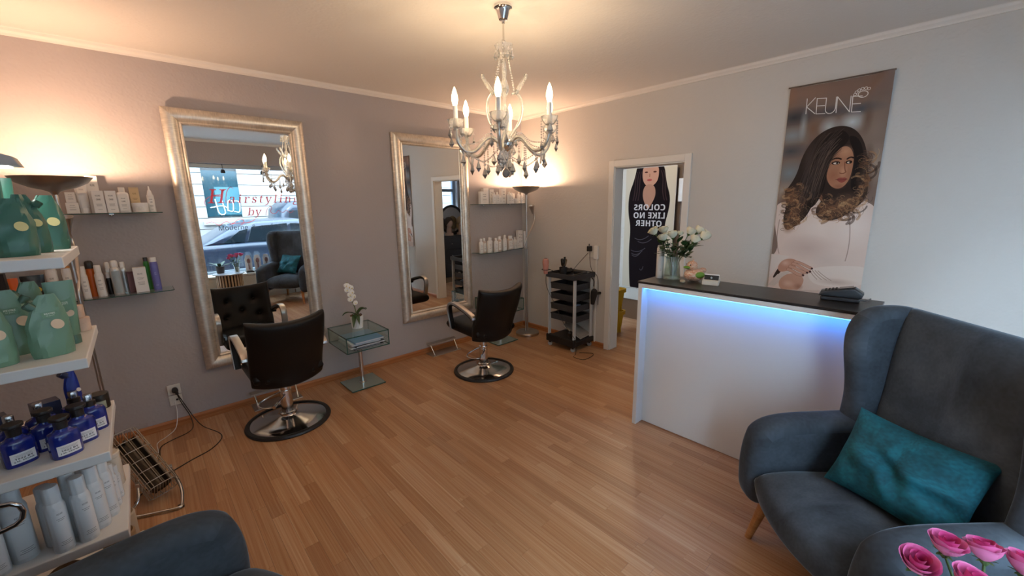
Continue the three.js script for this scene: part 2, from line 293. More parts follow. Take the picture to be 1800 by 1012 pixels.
  part('roof_rack', [bar([0.4, 1.98, -0.5], [2.6, 1.98, -0.5], 0.025), bar([0.4, 1.98, 0.5], [2.6, 1.98, 0.5], 0.025), bar([0.6, 1.98, -0.5], [0.6, 1.98, 0.5], 0.02), bar([1.5, 1.98, -0.5], [1.5, 1.98, 0.5], 0.02), bar([2.4, 1.98, -0.5], [2.4, 1.98, 0.5], 0.02), bar([0.6, 1.86, -0.5], [0.6, 1.98, -0.5], 0.02), bar([2.4, 1.86, -0.5], [2.4, 1.98, -0.5], 0.02)], steel, van);
  part('spare_wheel', [at(new THREE.TorusGeometry(0.26, 0.1, 10, 28), -0.08, 1.05, 0, 0, PI / 2, 0)], rubber, van);
}
// lettering stuck on the outside of the window pane, read from the street
{
  const draw = (ctx, w, h) => {
    ctx.clearRect(0, 0, w, h); ctx.fillStyle = '#a02024'; ctx.strokeStyle = '#a02024'; ctx.textBaseline = 'alphabetic'; ctx.lineCap = 'round';
    ctx.font = 'italic 250px serif'; ctx.fillText('H', 40, 300);
    ctx.lineWidth = 7; ctx.beginPath(); ctx.moveTo(30, 330); ctx.bezierCurveTo(-20, 250, 120, 180, 220, 190); ctx.stroke();
    ctx.beginPath(); ctx.moveTo(250, 300); ctx.bezierCurveTo(260, 120, 330, 60, 350, 110); ctx.stroke();
    ctx.font = 'italic 150px serif'; let x = 270; for (const c of 'airstyling') { ctx.fillText(c, x, 300); x += ctx.measureText(c).width + 22; }
    ctx.font = 'italic 140px serif'; ctx.fillText('b', 470, 470); ctx.fillText('y', 560, 470);
    ctx.lineWidth = 6; ctx.beginPath(); ctx.moveTo(700, 470); ctx.bezierCurveTo(720, 330, 820, 330, 770, 400); ctx.bezierCurveTo(740, 450, 830, 480, 850, 420); ctx.bezierCurveTo(870, 380, 900, 480, 950, 420); ctx.bezierCurveTo(980, 370, 1000, 500, 1060, 420); ctx.stroke();
    ctx.strokeStyle = '#d8342c'; ctx.beginPath(); ctx.moveTo(0, 560); ctx.bezierCurveTo(120, 480, 90, 640, 180, 560); ctx.bezierCurveTo(260, 500, 260, 620, 330, 540); ctx.bezierCurveTo(400, 470, 470, 560, 380, 590); ctx.moveTo(250, 585); ctx.bezierCurveTo(400, 540, 470, 600, 560, 520); ctx.stroke();
    ctx.fillStyle = '#26262b'; ctx.font = '84px sans-serif'; ctx.fillText('Moderne  &  professionelle', 120, 655);
  };
  const tex = canvasTex(1300, 700, draw);
  const g = N(new THREE.PlaneGeometry(1.72, 0.926));
  const o = single('window_lettering', 'red and black lettering stuck on the shop window pane', 'lettering', g, new THREE.MeshPhysicalMaterial({ map: tex, transparent: true, roughness: 1, transmission: 0.55, thickness: 0, side: THREE.DoubleSide }), [-1.83, 1.60, ZF + 0.163], 0);
  void o;
}
// ---------- soft slab: mid-surface, normal and half thickness over u,v ----------
function slab({ mid, nrm, half, nu = 18, nv = 18, p = 8, q = 2.4, front = () => 0, back = () => 0 }) {
  const cs = t => (t < 0.5 ? 0.5 * (1 - (1 - 2 * t) ** 1) : t), sp = (i, n) => { const t = i / n; return 0.5 - 0.5 * Math.cos(t * PI) * (0.35 + 0.65 * Math.abs(Math.cos(t * PI))) ; };
  void cs;
  const e = u => Math.max(0, 1 - Math.abs(2 * u - 1) ** p) ** (1 / q);
  const f = s => (i, j) => { const u = sp(i, nu), v = sp(j, nv), m = mid(u, v), n = nrm(u, v), k = e(u) * e(v); const d = s * (half(u, v) * k + (s > 0 ? front(u, v) : back(u, v)) * k); return [m[0] + n[0] * d, m[1] + n[1] * d, m[2] + n[2] * d]; };
  const P = [], A = f(1), B = f(-1), U = [];
  for (let i = 0; i < nu; i++) for (let j = 0; j < nv; j++) {
    let a = A(i, j), b = A(i + 1, j), c = A(i + 1, j + 1), d = A(i, j + 1); P.push(...a, ...b, ...c, ...a, ...c, ...d);
    const u0 = i / nu, u1 = (i + 1) / nu, v0 = j / nv, v1 = (j + 1) / nv;
    U.push(u0, v0, u1, v0, u1, v1, u0, v0, u1, v1, u0, v1);
    a = B(i, j); b = B(i + 1, j); c = B(i + 1, j + 1); d = B(i, j + 1); P.push(...a, ...c, ...b, ...a, ...d, ...c);
    U.push(u0, v0, u1, v1, u1, v0, u0, v0, u0, v1, u1, v1);
  }
  const g = new THREE.BufferGeometry(); g.setAttribute('position', new THREE.Float32BufferAttribute(P, 3)); g.setAttribute('uv', new THREE.Float32BufferAttribute(U, 2));
  return smooth(g);
}
const bell = (d, s) => Math.exp(-d * d / (s * s));

// ---------- wall mirrors ----------
const brushed = (() => { const a = pnoise(160, 256), b = pnoise(12, 256); return dataTex(256, 256, (x, y) => { const k = 0.80 + 0.12 * a(x, y * 0.08) + 0.08 * b(x, y); return [255 * k, 255 * k, 255 * k]; }, true, 3, 3); })();
const frameMat = M([0.86, 0.79, 0.69], 0.42, 0.8, { map: brushed });
const mirrorMat = M([0.90, 0.92, 0.92], 0.0, 1);
const mirrorBack = M([0.10, 0.08, 0.06], 0.8);
function makeMirror(label, x, yaw, tilt, z0) {
  const w = 0.92, h = 1.942, fw = 0.112;
  const t = thing('wall_mirror', label, 'mirror', [x, 0.405, z0]); t.rotation.order = 'YXZ'; t.rotation.set(tilt, yaw, 0);
  const prof = [[0, 0], [0, 0.026], [0.006, 0.034], [0.022, 0.046], [0.045, 0.052], [0.066, 0.049], [0.084, 0.038], [0.090, 0.031], [0.093, 0.036], [0.100, 0.039], [0.107, 0.034], [0.112, 0.014], [0.112, 0]];
  const rail = (len, vert) => { // along x from -len/2..len/2, inner side +y, mitred
    const R = [0, 1].map(k => prof.map(([a, d]) => [(k ? 1 : -1) * (len / 2 - a), a, d]));
    const g = loft(R, false, 0.5); const uv = g.attributes.uv, ps = g.attributes.position; for (let i = 0; i < uv.count; i++) uv.setXY(i, ps.getX(i) * 1.2, ps.getY(i) * 1.2); void vert; return g;
  };
  part('frame_rail', at(rail(w), 0, 0, 0), frameMat, t);
  part('frame_rail', at(rail(w), 0, h, 0, 0, 0, PI), frameMat, t);
  part('frame_rail', at(rail(h), w / 2, h / 2, 0, 0, 0, PI / 2), frameMat, t);
  part('frame_rail', at(rail(h), -w / 2, h / 2, 0, 0, 0, -PI / 2), frameMat, t);
  part('mirror_glass', [bb(-w / 2 + fw - 0.004, w / 2 - fw + 0.004, fw - 0.004, h - fw + 0.004, 0.008, 0.014)], mirrorMat, t);
  part('backing', [bb(-w / 2 + 0.01, w / 2 - 0.01, 0.01, h - 0.01, 0, 0.008)], mirrorBack, t);
  return t;
}
makeMirror('tall silver framed mirror behind the white orchid, reflecting the shop window', -3.055, 0.0155, 0.006, 0.010);
makeMirror('tall silver framed mirror beside the corner shelves, reflecting the doorway', -1.335, 0.0, 0.006, 0.003);

// ---------- styling chairs ----------
function makeStylingChair(label, [x, z], turn) {
  const t = thing('styling_chair', label, 'chair', [x, 0, z], turn, 'black salon styling chairs');
  const base = part('base', [lathe([[0.272, 0.004], [0.272, 0.018], [0.262, 0.024], [0.19, 0.036], [0.10, 0.052], [0.062, 0.064], [0.055, 0.075], [0, 0.075]], 0, 0, 0, 56)], chrome, t);
  part('rubber_ring', [lathe([[0.266, 0.001], [0.298, 0.001], [0.302, 0.010], [0.296, 0.022], [0.280, 0.028], [0.268, 0.024]], 0, 0, 0, 56)], blackPlastic, base);
  part('column', [cyl(0.042, 0.042, 0.20, 0, 0.165, 0, 0, 0, 0, 28), cyl(0.034, 0.034, 0.16, 0, 0.33, 0, 0, 0, 0, 24), lathe([[0.060, 0.07], [0.058, 0.082], [0.044, 0.09], [0.042, 0.09]], 0, 0, 0, 28)], chrome, t);
  part('pump_lever', [tube([[0.03, 0.26, 0.02], [-0.05, 0.24, -0.03], [-0.16, 0.20, -0.05], [-0.19, 0.19, 0.02], [-0.12, 0.19, 0.09], [-0.02, 0.235, 0.05]], 0.006, 30, 8), cyl(0.012, 0.012, 0.06, -0.10, 0.2, 0.10, PI / 2, 0, 0.6, 10)], chrome, t);
  part('seat_plate', [rbox(0.26, 0.02, 0.3, 0.006, 0, 0.412, 0.02)], darkPlastic, t);
  // seat
  part('seat', [slab({ mid: (u, v) => [(u - 0.5) * 0.47, 0.475 - 0.018 * (v - 0.5), (v - 0.5) * 0.50 - 0.035], nrm: () => [0, 1, 0], half: () => 0.055, p: 10, q: 3, front: (u, v) => 0.014 * bell(u - 0.5, 0.4) })], leather, t);
  // back: curved forward at its sides, leaning back, five buttons in the front
  const bt = [[0.28, 0.72], [0.72, 0.72], [0.5, 0.52], [0.22, 0.42], [0.78, 0.42]], lean = 0.27;
  const mid = (u, v) => { const cx = (u - 0.5) * (0.475 + 0.03 * v), s = Math.abs(u - 0.5) * 2, y = 0.405 + v * 0.475 + (v > 0.5 ? 0.03 * s ** 2.5 * (v - 0.5) * 2 : -0.03 * (1 - s * s) * (0.5 - v) * 2); return [cx, y, 0.245 + (v - 0.1) * 0.48 * lean - 0.075 * s * s - 0.03 * bell(v - 0.25, 0.3)]; };
  part('backrest', [slab({ mid, nrm: (u, v) => { const k = (u - 0.5) * 0.62; const n = V(-k, lean * 0.9, -1).normalize(); return [n.x, n.y, n.z]; }, half: () => 0.036, nu: 40, nv: 40, p: 14, q: 3, front: (u, v) => { let f = 0.012; for (const b of bt) f -= 0.03 * bell(Math.hypot((u - b[0]) * 1.1, v - b[1]), 0.055) + 0.008 * bell(Math.hypot((u - b[0]) * 1.1, v - b[1]), 0.16); return f; } })], leather, t);
  for (const b of bt) { const m = mid(b[0], b[1]); part('button', [sph(0.011, m[0], m[1] + 0.006, m[2] - 0.026, 1, 1, 0.6, 10)], leather, t); }
  part('seat_back_joint', [rbox(0.34, 0.05, 0.06, 0.02, 0, 0.45, 0.205)], leather, t);
  // arms: bent flat band, steel outside, black pad inside
  const path = curve([[0.205, 0.62, 0], [0.19, 0.648, 0], [0.10, 0.682, 0], [-0.05, 0.722, 0], [-0.13, 0.725, 0], [-0.178, 0.695, 0], [-0.185, 0.63, 0], [-0.165, 0.55, 0], [-0.145, 0.468, 0]]), n = 36;
  const band = (off, th, wd, x0) => { const L = [], R = []; for (let i = 0; i <= n; i++) { const p = path.getPointAt(i / n), d = path.getTangentAt(i / n), nx = -d.y, ny = d.x, k = 1 - 0.35 * (i / n) ** 6; L.push([p.x + nx * (off), p.y + ny * off]); R.push([p.x + nx * (off + th * k), p.y + ny * (off + th * k)]); } const g = ext([...L, ...R.reverse()], wd, 0.003, 2, 0.5); return at(g, x0, 0, 0, 0, -PI / 2, 0); };
  for (const s of [-1, 1]) { const a = part('armrest', [band(-0.012, 0.024, 0.048, s * 0.258 + 0.024)], M([0.60, 0.58, 0.55], 0.34, 1), t); part('arm_pad', [band(0.012, 0.012, 0.04, s * 0.258 + 0.02)], leather, a); part('bolt', [cyl(0.014, 0.014, 0.05, s * 0.245, 0.635, 0.198, 0, 0, PI / 2, 14)], chrome, a); part('bolt', [cyl(0.014, 0.014, 0.06, s * 0.235, 0.49, -0.148, 0, 0, PI / 2, 14)], chrome, a); }
  return t;
}
makeStylingChair('black leather styling chair with steel arms beside the orchid table', [-3.09, 0.53], 0.02);
makeStylingChair('black leather styling chair with steel arms facing the mirror by the corner', [-1.375, 0.845], 0.0);

// ---------- floor footrests ----------
function footrest(label, x) {
  const t = thing('footrest', label, 'footrest', [x, 0, 0.105], 0, 'metal floor footrests');
  part('plate', [rbox(0.37, 0.008, 0.155, 0.003, 0, 0.004, 0)], steel, t);
  for (const s of [-0.15, 0.15]) part('strut', [bar([s, 0.008, 0.06], [s * 1.05, 0.115, -0.02], 0.0075)], chrome, t);
  part('foot_bar', [rbox(0.37, 0.012, 0.05, 0.004, 0, 0.118, -0.03, 0.25)], steel, t);
}
footrest('metal floor footrest under the mirror with the window reflection', -3.075);
footrest('metal floor footrest under the mirror by the corner', -1.37);

// ---------- glass side tables ----------
function sideTable(label, x, z) {
  const t = thing('glass_side_table', label, 'side table', [x, 0, z], 0, 'glass box side tables');
  const w = 0.39, d = 0.445, y0 = 0.395, y1 = 0.54, e = 0.008;
  const pane = (n, W_, H_, D_, px, py, pz) => { const o = part(n, [box(W_, H_, D_, px, py, pz)], glassPane, t); return o; };
  pane('top_pane', w, e, d, 0, y1 - e / 2, 0); pane('bottom_pane', w, e, d, 0, y0 + e / 2, 0);
  pane('side_pane', e, y1 - y0 - 2 * e, d, -w / 2 + e / 2, (y0 + y1) / 2, 0); pane('side_pane', e, y1 - y0 - 2 * e, d, w / 2 - e / 2, (y0 + y1) / 2, 0);
  const ed = [], hw = w / 2, hd = d / 2, q = 0.0035;
  for (const y of [y0 + e / 2, y1 - e / 2]) ed.push(box(w, e, q, 0, y, hd), box(w, e, q, 0, y, -hd), box(q, e, d, hw, y, 0), box(q, e, d, -hw, y, 0));
  for (const sx of [-1, 1]) for (const sz of [-1, 1]) ed.push(box(e, y1 - y0, q, sx * (hw - e / 2), (y0 + y1) / 2, sz * hd));
  part('glass_edge', ed, glassEdge, t);
  part('pole', [cyl(0.019, 0.019, y0 - 0.01, 0, (y0 + 0.01) / 2, 0.0, 0, 0, 0, 20)], chrome, t);
  const b = part('base_plate', [box(0.315, 0.008, 0.30, 0, 0.008, 0)], M([0.30, 0.34, 0.30], 0.08, 0.3), t);
  part('plate_edge', [box(0.315, 0.008, 0.003, 0, 0.008, 0.15), box(0.003, 0.008, 0.30, -0.1575, 0.008, 0), box(0.003, 0.008, 0.30, 0.1575, 0.008, 0)], glassEdge, b);
  part('collar', [lathe([[0.034, 0.012], [0.034, 0.018], [0.02, 0.024], [0.019, 0.024]], 0, 0, 0, 20)], chrome, b);
  for (const [sx, sz] of [[-1, -1], [1, -1], [-1, 1], [1, 1]]) part('foot', [cyl(0.012, 0.012, 0.004, sx * 0.13, 0.002, sz * 0.125, 0, 0, 0, 12)], blackPlastic, b);
  return t;
}
sideTable('glass box side table with magazines and white orchid', -2.385, 0.268);
sideTable('empty glass box side table half hidden behind the far chair', -0.655, 0.268);
// magazines in the first one
{
  const L = [['dark brochure with a thin pale edge at the bottom of the magazine pile', [0.03, 0.02, 0.02], 0.008, 0.02], ['white magazine low in the pile inside the glass table', [0.7, 0.7, 0.72], 0.012, -0.03], ['black folder in the middle of the pile inside the glass table', [0.02, 0.02, 0.022], 0.014, 0.04], ['thick white catalogue under the blue brochure in the glass table', [0.65, 0.66, 0.68], 0.018, -0.02], ['light blue brochure on top of the pile inside the glass table', [0.16, 0.32, 0.55], 0.016, 0.03]];
  let y = 0.4032; const pages = M([0.66, 0.65, 0.62], 0.8);
  for (const [label, c, h, a] of L) {
    const t = thing('magazine', label, 'magazine', [-2.375 + a * 0.4, y, 0.285 + a * 0.3], a, 'magazines in the glass table');
    part('cover', [box(0.27, 0.0015, 0.33, 0, h - 0.00075, 0), box(0.27, 0.0015, 0.33, 0, 0.00075, 0), box(0.0015, h, 0.33, -0.1345, h / 2, 0)], M(c, 0.35), t);
    part('pages', [box(0.262, h - 0.003, 0.322, 0.002, h / 2, 0)], pages, t);
    y += h + 0.0003;
  }
}
// orchid
{
  const t = thing('potted_orchid', 'white orchid in a ribbed white pot on the glass table', 'orchid', [-2.372, 0.5405, 0.235]);
  const ribs = [0, 0.02, 0.105, 0.112].map((y, i) => Array.from({ length: 72 }, (_, j) => { const a = -j / 72 * 2 * PI, r = [0.048, 0.050, 0.058, 0.058][i] + (j % 3 === 0 ? -0.0012 : 0); return [r * Math.cos(a), y, r * Math.sin(a)]; }));
  part('pot', [loft(ribs, true, 0.4)], M([0.76, 0.76, 0.75], 0.35), t);
  part('bark', Array.from({ length: 26 }, (_, i) => { const a = i * 2.4, r = 0.009 * Math.sqrt(i); return rbox(0.022, 0.014, 0.012, 0.004, r * Math.cos(a), 0.114 + rr(0, 0.008), r * Math.sin(a), rr(-1, 1), rr(0, 3), rr(-1, 1), 1); }), M([0.10, 0.05, 0.025], 0.9), t);
  const leafM = M([0.025, 0.07, 0.022], 0.35, 0, { side: THREE.DoubleSide });
  const leaf = (dir, len, w, rise, droop) => { const d = V(Math.cos(dir), 0, Math.sin(dir)), s = V(-d.z, 0, d.x); return patch((u, v) => { const k = u, c = (v - 0.5) * 2, ww = w * Math.sin(PI * Math.min(1, k * 0.92 + 0.1)) ** 0.7; const p = V(0, 0.116, 0).addScaledVector(d, len * k).addScaledVector(s, ww * c); p.y += rise * Math.sin(k * PI * 0.7) - droop * k * k + Math.abs(c) * 0.008; return [p.x, p.y, p.z]; }, 12, 6); };
  for (const a of [[2.75, 0.16, 0.016, 0.055, 0.01], [-0.35, 0.13, 0.024, 0.06, 0.02], [2.2, 0.13, 0.022, 0.03, 0.115], [1.75, 0.11, 0.018, 0.03, 0.10], [0.15, 0.09, 0.016, 0.05, 0.0]]) part('leaf', [leaf(...a)], leafM, t);
  const st = [[0, 0.112, 0], [-0.012, 0.19, 0.01], [-0.035, 0.26, 0.02], [-0.05, 0.33, 0.025], [-0.062, 0.42, 0.02]];
  part('stem', [tube(st, 0.0028, 24, 6), bar([0.008, 0.11, 0], [-0.045, 0.40, 0.012], 0.0022, 6)], M([0.10, 0.16, 0.04], 0.6), t);
  part('bud', [sph(0.007, -0.064, 0.43, 0.02, 1, 1.6, 1, 8), sph(0.006, -0.055, 0.412, 0.03, 1, 1.5, 1, 8)], M([0.25, 0.3, 0.12], 0.6), t);
  const pet = M([0.86, 0.86, 0.83], 0.6, 0, { side: THREE.DoubleSide }), lip = M([0.75, 0.6, 0.2], 0.6);
  const c = curve(st);
  [[0.42, 0.9], [0.55, 2.4], [0.62, 0.3], [0.7, 2.0], [0.76, 1.0], [0.84, 2.7], [0.88, 0.4], [0.92, 1.6], [0.97, 2.4]].forEach(([k, a], i) => {
    const q = c.getPointAt(k), d = V(Math.cos(a) * 0.9, 0.15, Math.sin(a) * 0.6 + 0.45).normalize(), o = q.clone().addScaledVector(d, 0.028);
    const f = V(d.x * 0.5, 0.05, 0.9).normalize(), sx = new THREE.Vector3().crossVectors(V(0, 1, 0), f).normalize(), sy = new THREE.Vector3().crossVectors(f, sx);
    const petals = [0, 1.26, 2.51, 3.77, 5.03].map((an, j) => { const L = j === 1 || j === 4 ? 0.026 : 0.023, Wd = j === 1 || j === 4 ? 0.019 : 0.011, r0 = an + PI / 2, pd = sx.clone().multiplyScalar(Math.cos(r0)).addScaledVector(sy, Math.sin(r0)), ps = sx.clone().multiplyScalar(-Math.sin(r0)).addScaledVector(sy, Math.cos(r0)); return patch((u, v) => { const cc = (v - 0.5) * 2, ww = Wd * Math.sin(PI * (0.12 + u * 0.86)) ** 0.6; const p = o.clone().addScaledVector(pd, L * u).addScaledVector(ps, ww * cc).addScaledVector(f, 0.006 * u * (1 - u) * 4 - 0.004 * cc * cc); return [p.x, p.y, p.z]; }, 5, 5); });
    const b = part('flower', petals, pet, t); part('lip', [sph(0.0055, o.x + f.x * 0.006, o.y - 0.004, o.z + f.z * 0.006, 1, 1, 1, 8)], lip, b);
    part('flower_stalk', [bar(q.toArray(), o.toArray(), 0.0013, 5)], leafM, b);
  });
}

// ---------- torchiere lamps with reading arm ----------
const warm = lin(1, 0.63, 0.40), bulbGlow = new THREE.MeshStandardMaterial({ color: lin(1, 0.8, 0.6), emissive: lin(1, 0.72, 0.42), emissiveIntensity: 9 });
function torchiere(label, x, z, turn, power) {
  const t = thing('torchiere_lamp', label, 'floor lamp', [x, 0, z], turn, 'steel uplighter lamps');
  part('base', [lathe([[0, 0.045], [0.02, 0.045], [0.10, 0.044], [0.135, 0.040], [0.147, 0.030], [0.148, 0.010], [0.145, 0.0], [0, 0.0]], 0, 0, 0, 48)], steel, t);
  part('pole', [cyl(0.0105, 0.0105, 1.74, 0, 0.91, 0, 0, 0, 0, 16)], steel, t);
  part('reading_pole', [tube([[-0.034, 0.04, 0], [-0.034, 0.5, 0], [-0.034, 1.0, 0], [-0.033, 1.16, 0], [0.0, 1.24, 0.01], [0.07, 1.33, 0.015], [0.125, 1.42, 0.015], [0.14, 1.48, 0.01], [0.125, 1.525, 0.005]], 0.0085, 60, 10)], steel, t);
  part('bracket', [rbox(0.05, 0.016, 0.02, 0.004, -0.017, 1.10, 0), rbox(0.05, 0.016, 0.02, 0.004, -0.017, 0.55, 0)], steel, t);
  part('reading_shade', [at(lathe([[0.012, -0.02], [0.016, 0.0], [0.030, 0.05], [0.040, 0.085], [0.038, 0.085], [0.028, 0.05], [0.012, 0.004]], 0, 0, 0, 24), 0.115, 1.535, 0.005, 0, 0, 0.28)], steel, t);
  const bowl = part('bowl', [lathe([[0.0, 1.772], [0.04, 1.775], [0.09, 1.788], [0.135, 1.812], [0.163, 1.838], [0.168, 1.838], [0.140, 1.805], [0.092, 1.780], [0.042, 1.766], [0.02, 1.755], [0.012, 1.74], [0, 1.74]].map(([r, y]) => [r, y]), 0, 0, 0, 56)], steel, t);
  part('bulb', [cyl(0.006, 0.006, 0.09, 0, 1.797, 0, 0, 0, PI / 2, 10)], bulbGlow, bowl);
  const l = new THREE.PointLight(warm, power, 0, 2); l.position.set(0, 1.826, 0); l.castShadow = true; l.shadow.radius = 1.2; l.name = 'torchiere_light'; t.add(l);
  return t;
}
torchiere('steel uplighter floor lamp standing in the room corner', -0.245, 0.33, 0.1, 1.5);
torchiere('steel uplighter floor lamp behind the white product shelf', -4.065, 0.41, PI / 2, 1.75);
// ---------- chandelier ----------
{
  const t = thing('crystal_chandelier', 'glass chandelier with six candle bulbs and crystal drops', 'chandelier', [-2.131, 0, 2.076], 0);
  const crystal = M([0.94, 0.93, 0.91], 0.05, 0, { transmission: 0.78, thickness: 0.02, ior: 1.5, specularIntensity: 1 });
  const silver = M([0.72, 0.70, 0.66], 0.18, 1);
  const armGlass = M([0.93, 0.93, 0.90], 0.06, 0, { transmission: 0.85, thickness: 0.01, ior: 1.5 });
  const candle = M([0.80, 0.79, 0.76], 0.5), canopyM = M([0.80, 0.79, 0.78], 0.1, 1);
  part('ceiling_canopy', [lathe([[0, CH], [0.048, CH], [0.049, CH - 0.012], [0.040, CH - 0.018], [0.036, CH - 0.03], [0.026, CH - 0.062], [0.024, CH - 0.068], [0.010, CH - 0.072], [0.008, CH - 0.085], [0, CH - 0.085]], 0, 0, 0, 32)], canopyM, t);
  part('suspension_rod', [cyl(0.005, 0.005, 0.085, 0, 2.565, 0, 0, 0, 0, 10), at(new THREE.TorusGeometry(0.011, 0.0025, 8, 18), 0, 2.515, 0).scale(1, 1, 1)], silver, t);
  part('top_cup', [lathe([[0.006, 2.445], [0.02, 2.448], [0.034, 2.462], [0.048, 2.49], [0.051, 2.498], [0.047, 2.492], [0.032, 2.466], [0.018, 2.455], [0.006, 2.452]], 0, 0, 0, 24)], crystal, t);
  part('stem', [cyl(0.005, 0.005, 0.55, 0, 2.23, 0, 0, 0, 0, 10)], silver, t);
  part('stem_baluster', [lathe([[0.007, 2.43], [0.012, 2.41], [0.014, 2.36], [0.010, 2.33], [0.022, 2.30], [0.028, 2.27], [0.016, 2.245], [0.010, 2.235]], 0, 0, 0, 20)], crystal, t);
  part('stem_vase', [lathe([[0.010, 2.19], [0.022, 2.17], [0.026, 2.13], [0.016, 2.08], [0.013, 2.04], [0.024, 2.02], [0.030, 2.0]], 0, 0, 0, 20)], crystal, t);
  part('hub', [lathe([[0.010, 2.012], [0.045, 2.008], [0.052, 1.995], [0.050, 1.975], [0.038, 1.955], [0.018, 1.946], [0.008, 1.935], [0.012, 1.925], [0, 1.915]], 0, 0, 0, 28)], silver, t);
  const kite = (k = 1) => { const s = k * 1.3; const g = N(new THREE.CylinderGeometry(0.0001, 0.016 * s, 0.034 * s, 8, 1)); g.translate(0, -0.025 * s, 0); const h = N(new THREE.CylinderGeometry(0.016 * s, 0.0001, 0.018 * s, 8, 1)); h.translate(0, -0.051 * s, 0); const m = mergeGeometries([g, h]); m.scale(1, 1, 0.5); m.computeVertexNormals(); return mergeGeometries([m, sph(0.0045 * s, 0, -0.004 * s, 0, 1, 1, 1, 6)]); };
  const bead = N(new THREE.IcosahedronGeometry(0.0052, 0));
  const chain = pts => { const c = curve(pts), n = Math.max(3, Math.round(c.getLength() / 0.0125)); const gs = []; for (let i = 0; i <= n; i++) { const p = c.getPointAt(i / n), g = bead.clone(); g.translate(p.x, p.y, p.z); gs.push(g); } gs.push(tube(pts, 0.0006, 12, 3)); return gs; };
  const drop = (x, y, z, len, s, a) => { const o = part('crystal_drop', [kite(s)], crystal, t); o.position.set(x, y - len, z); o.rotation.y = a; if (len > 0.005) part('bead_string', [...chain([[x, y, z], [x, y - len * 0.5, z], [x, y - len, z]])], crystal, t); };
  const pol = (r, a, y) => [r * Math.sin(a), y, r * Math.cos(a)];
  const a0 = 2.5 - 0.09;   // points at the viewer's side
  const vd = Math.atan2(-3.767 + 2.131, 3.901 - 2.076);
  for (let k = 0; k < 6; k++) {
    const a = vd - 0.11 + k * PI / 3, P = (r, y) => pol(r, a, y);
    const arm = part('arm', [tube([P(0.035, 1.985), P(0.075, 2.012), P(0.115, 2.005), P(0.165, 1.955), P(0.205, 1.932), P(0.25, 1.945), P(0.282, 1.99), P(0.29, 2.055)], 0.0105, 40, 10)], armGlass, t);
    part('arm_core', [tube([P(0.035, 1.985), P(0.075, 2.012), P(0.115, 2.005), P(0.165, 1.955), P(0.205, 1.932), P(0.25, 1.945), P(0.282, 1.99), P(0.29, 2.055)], 0.0058, 40, 8)], silver, arm);
    const [cx, , cz] = P(0.29, 0);
    part('drip_pan', [lathe([[0.008, 2.052], [0.024, 2.056], [0.040, 2.076], [0.046, 2.096], [0.043, 2.094], [0.036, 2.078], [0.022, 2.061], [0.008, 2.057]], cx, 0, cz, 20), cyl(0.012, 0.014, 0.014, cx, 2.050, cz, 0, 0, 0, 14)], crystal, t);
    const can = part('candle_sleeve', [cyl(0.0125, 0.0125, 0.10, cx, 2.115, cz, 0, 0, 0, 18)], candle, t); void can;
    const glow = new THREE.MeshStandardMaterial({ color: lin(1, 0.9, 0.75), emissive: lin(1, 0.74, 0.40), emissiveIntensity: 5.5 });
    part('bulb', [lathe([[0.010, 2.165], [0.013, 2.175], [0.0175, 2.195], [0.0165, 2.215], [0.010, 2.24], [0.004, 2.256], [0, 2.262]], cx, 0, cz, 18)], glow, t);
    const l = new THREE.PointLight(lin(1, 0.72, 0.44), 0.15, 0, 2); l.position.set(cx, 2.205, cz); l.castShadow = true; l.shadow.radius = 0.8; l.name = 'candle_light'; t.add(l);
    for (let j = 0; j < 4; j++) { const b = a + j * PI / 2 + 0.6, x = cx + 0.042 * Math.sin(b), z = cz + 0.042 * Math.cos(b); drop(x, 2.072, z, [0.0, 0.055, 0.0, 0.075][(j + k) % 4] + 0.004, 0.85, b); }
    { const q = P(0.205, 1.925); drop(q[0], q[1], q[2], 0.004 + (k % 2) * 0.03, 1.05, a); } { const q = P(0.255, 1.935); drop(q[0], q[1], q[2], 0.006, 0.95, a + 0.5); }
    { const q = P(0.13, 1.99); drop(q[0], q[1], q[2], 0.06 + 0.03 * (k % 3), 1.05, a + 0.2); }
    if (k % 2) { const q = P(0.05, 1.97); drop(q[0], q[1], q[2], 0.075, 1.15, a); } else { const q = P(0.085, 2.0); drop(q[0], q[1], q[2], 0.05, 1.05, a); }
    // swags between neighbours and up to the hub
    const b2 = a + PI / 3, A = P(0.24, 1.935), B = pol(0.24, b2, 1.935), m = pol(0.2, a + PI / 6, 1.875);
    part('bead_chain', chain([A, m, B]), crystal, t);
    part('bead_chain', chain([P(0.04, 2.0), P(0.10, 2.035), P(0.17, 1.985), P(0.25, 1.97)]), crystal, t);
    part('bead_chain', chain([pol(0.046, a, 2.485), pol(0.03, a, 2.42), pol(0.05, a, 2.33), pol(0.062, a, 2.26)]), crystal, t);
    drop(...pol(0.046, a + 0.5, 2.485), 0.004, 0.8, a);
  }
  for (let k = 0; k < 4; k++) {
    const a = vd + PI / 2 + k * PI / 2, P = (r, y) => pol(r, a, y);
    part('lyre_hoop', [tube([P(0.03, 2.02), P(0.05, 2.055), P(0.082, 2.10), P(0.098, 2.16), P(0.092, 2.22), P(0.066, 2.255), P(0.045, 2.25)], 0.0085, 32, 8)], armGlass, t);
    part('hoop_leaf', [tube([P(0.066, 2.255), P(0.085, 2.29), P(0.112, 2.325), P(0.12, 2.345)], 0.010, 14, 8), sph(0.012, ...P(0.066, 2.258), 1, 1, 1, 10)], armGlass, t);
    part('bead_chain', chain([P(0.12, 2.342), P(0.105, 2.30), P(0.08, 2.265)]), crystal, t);
  }
  part('bead_chain', chain([[0, 1.93, 0], [0, 1.88, 0], [0, 1.845, 0]]), crystal, t);
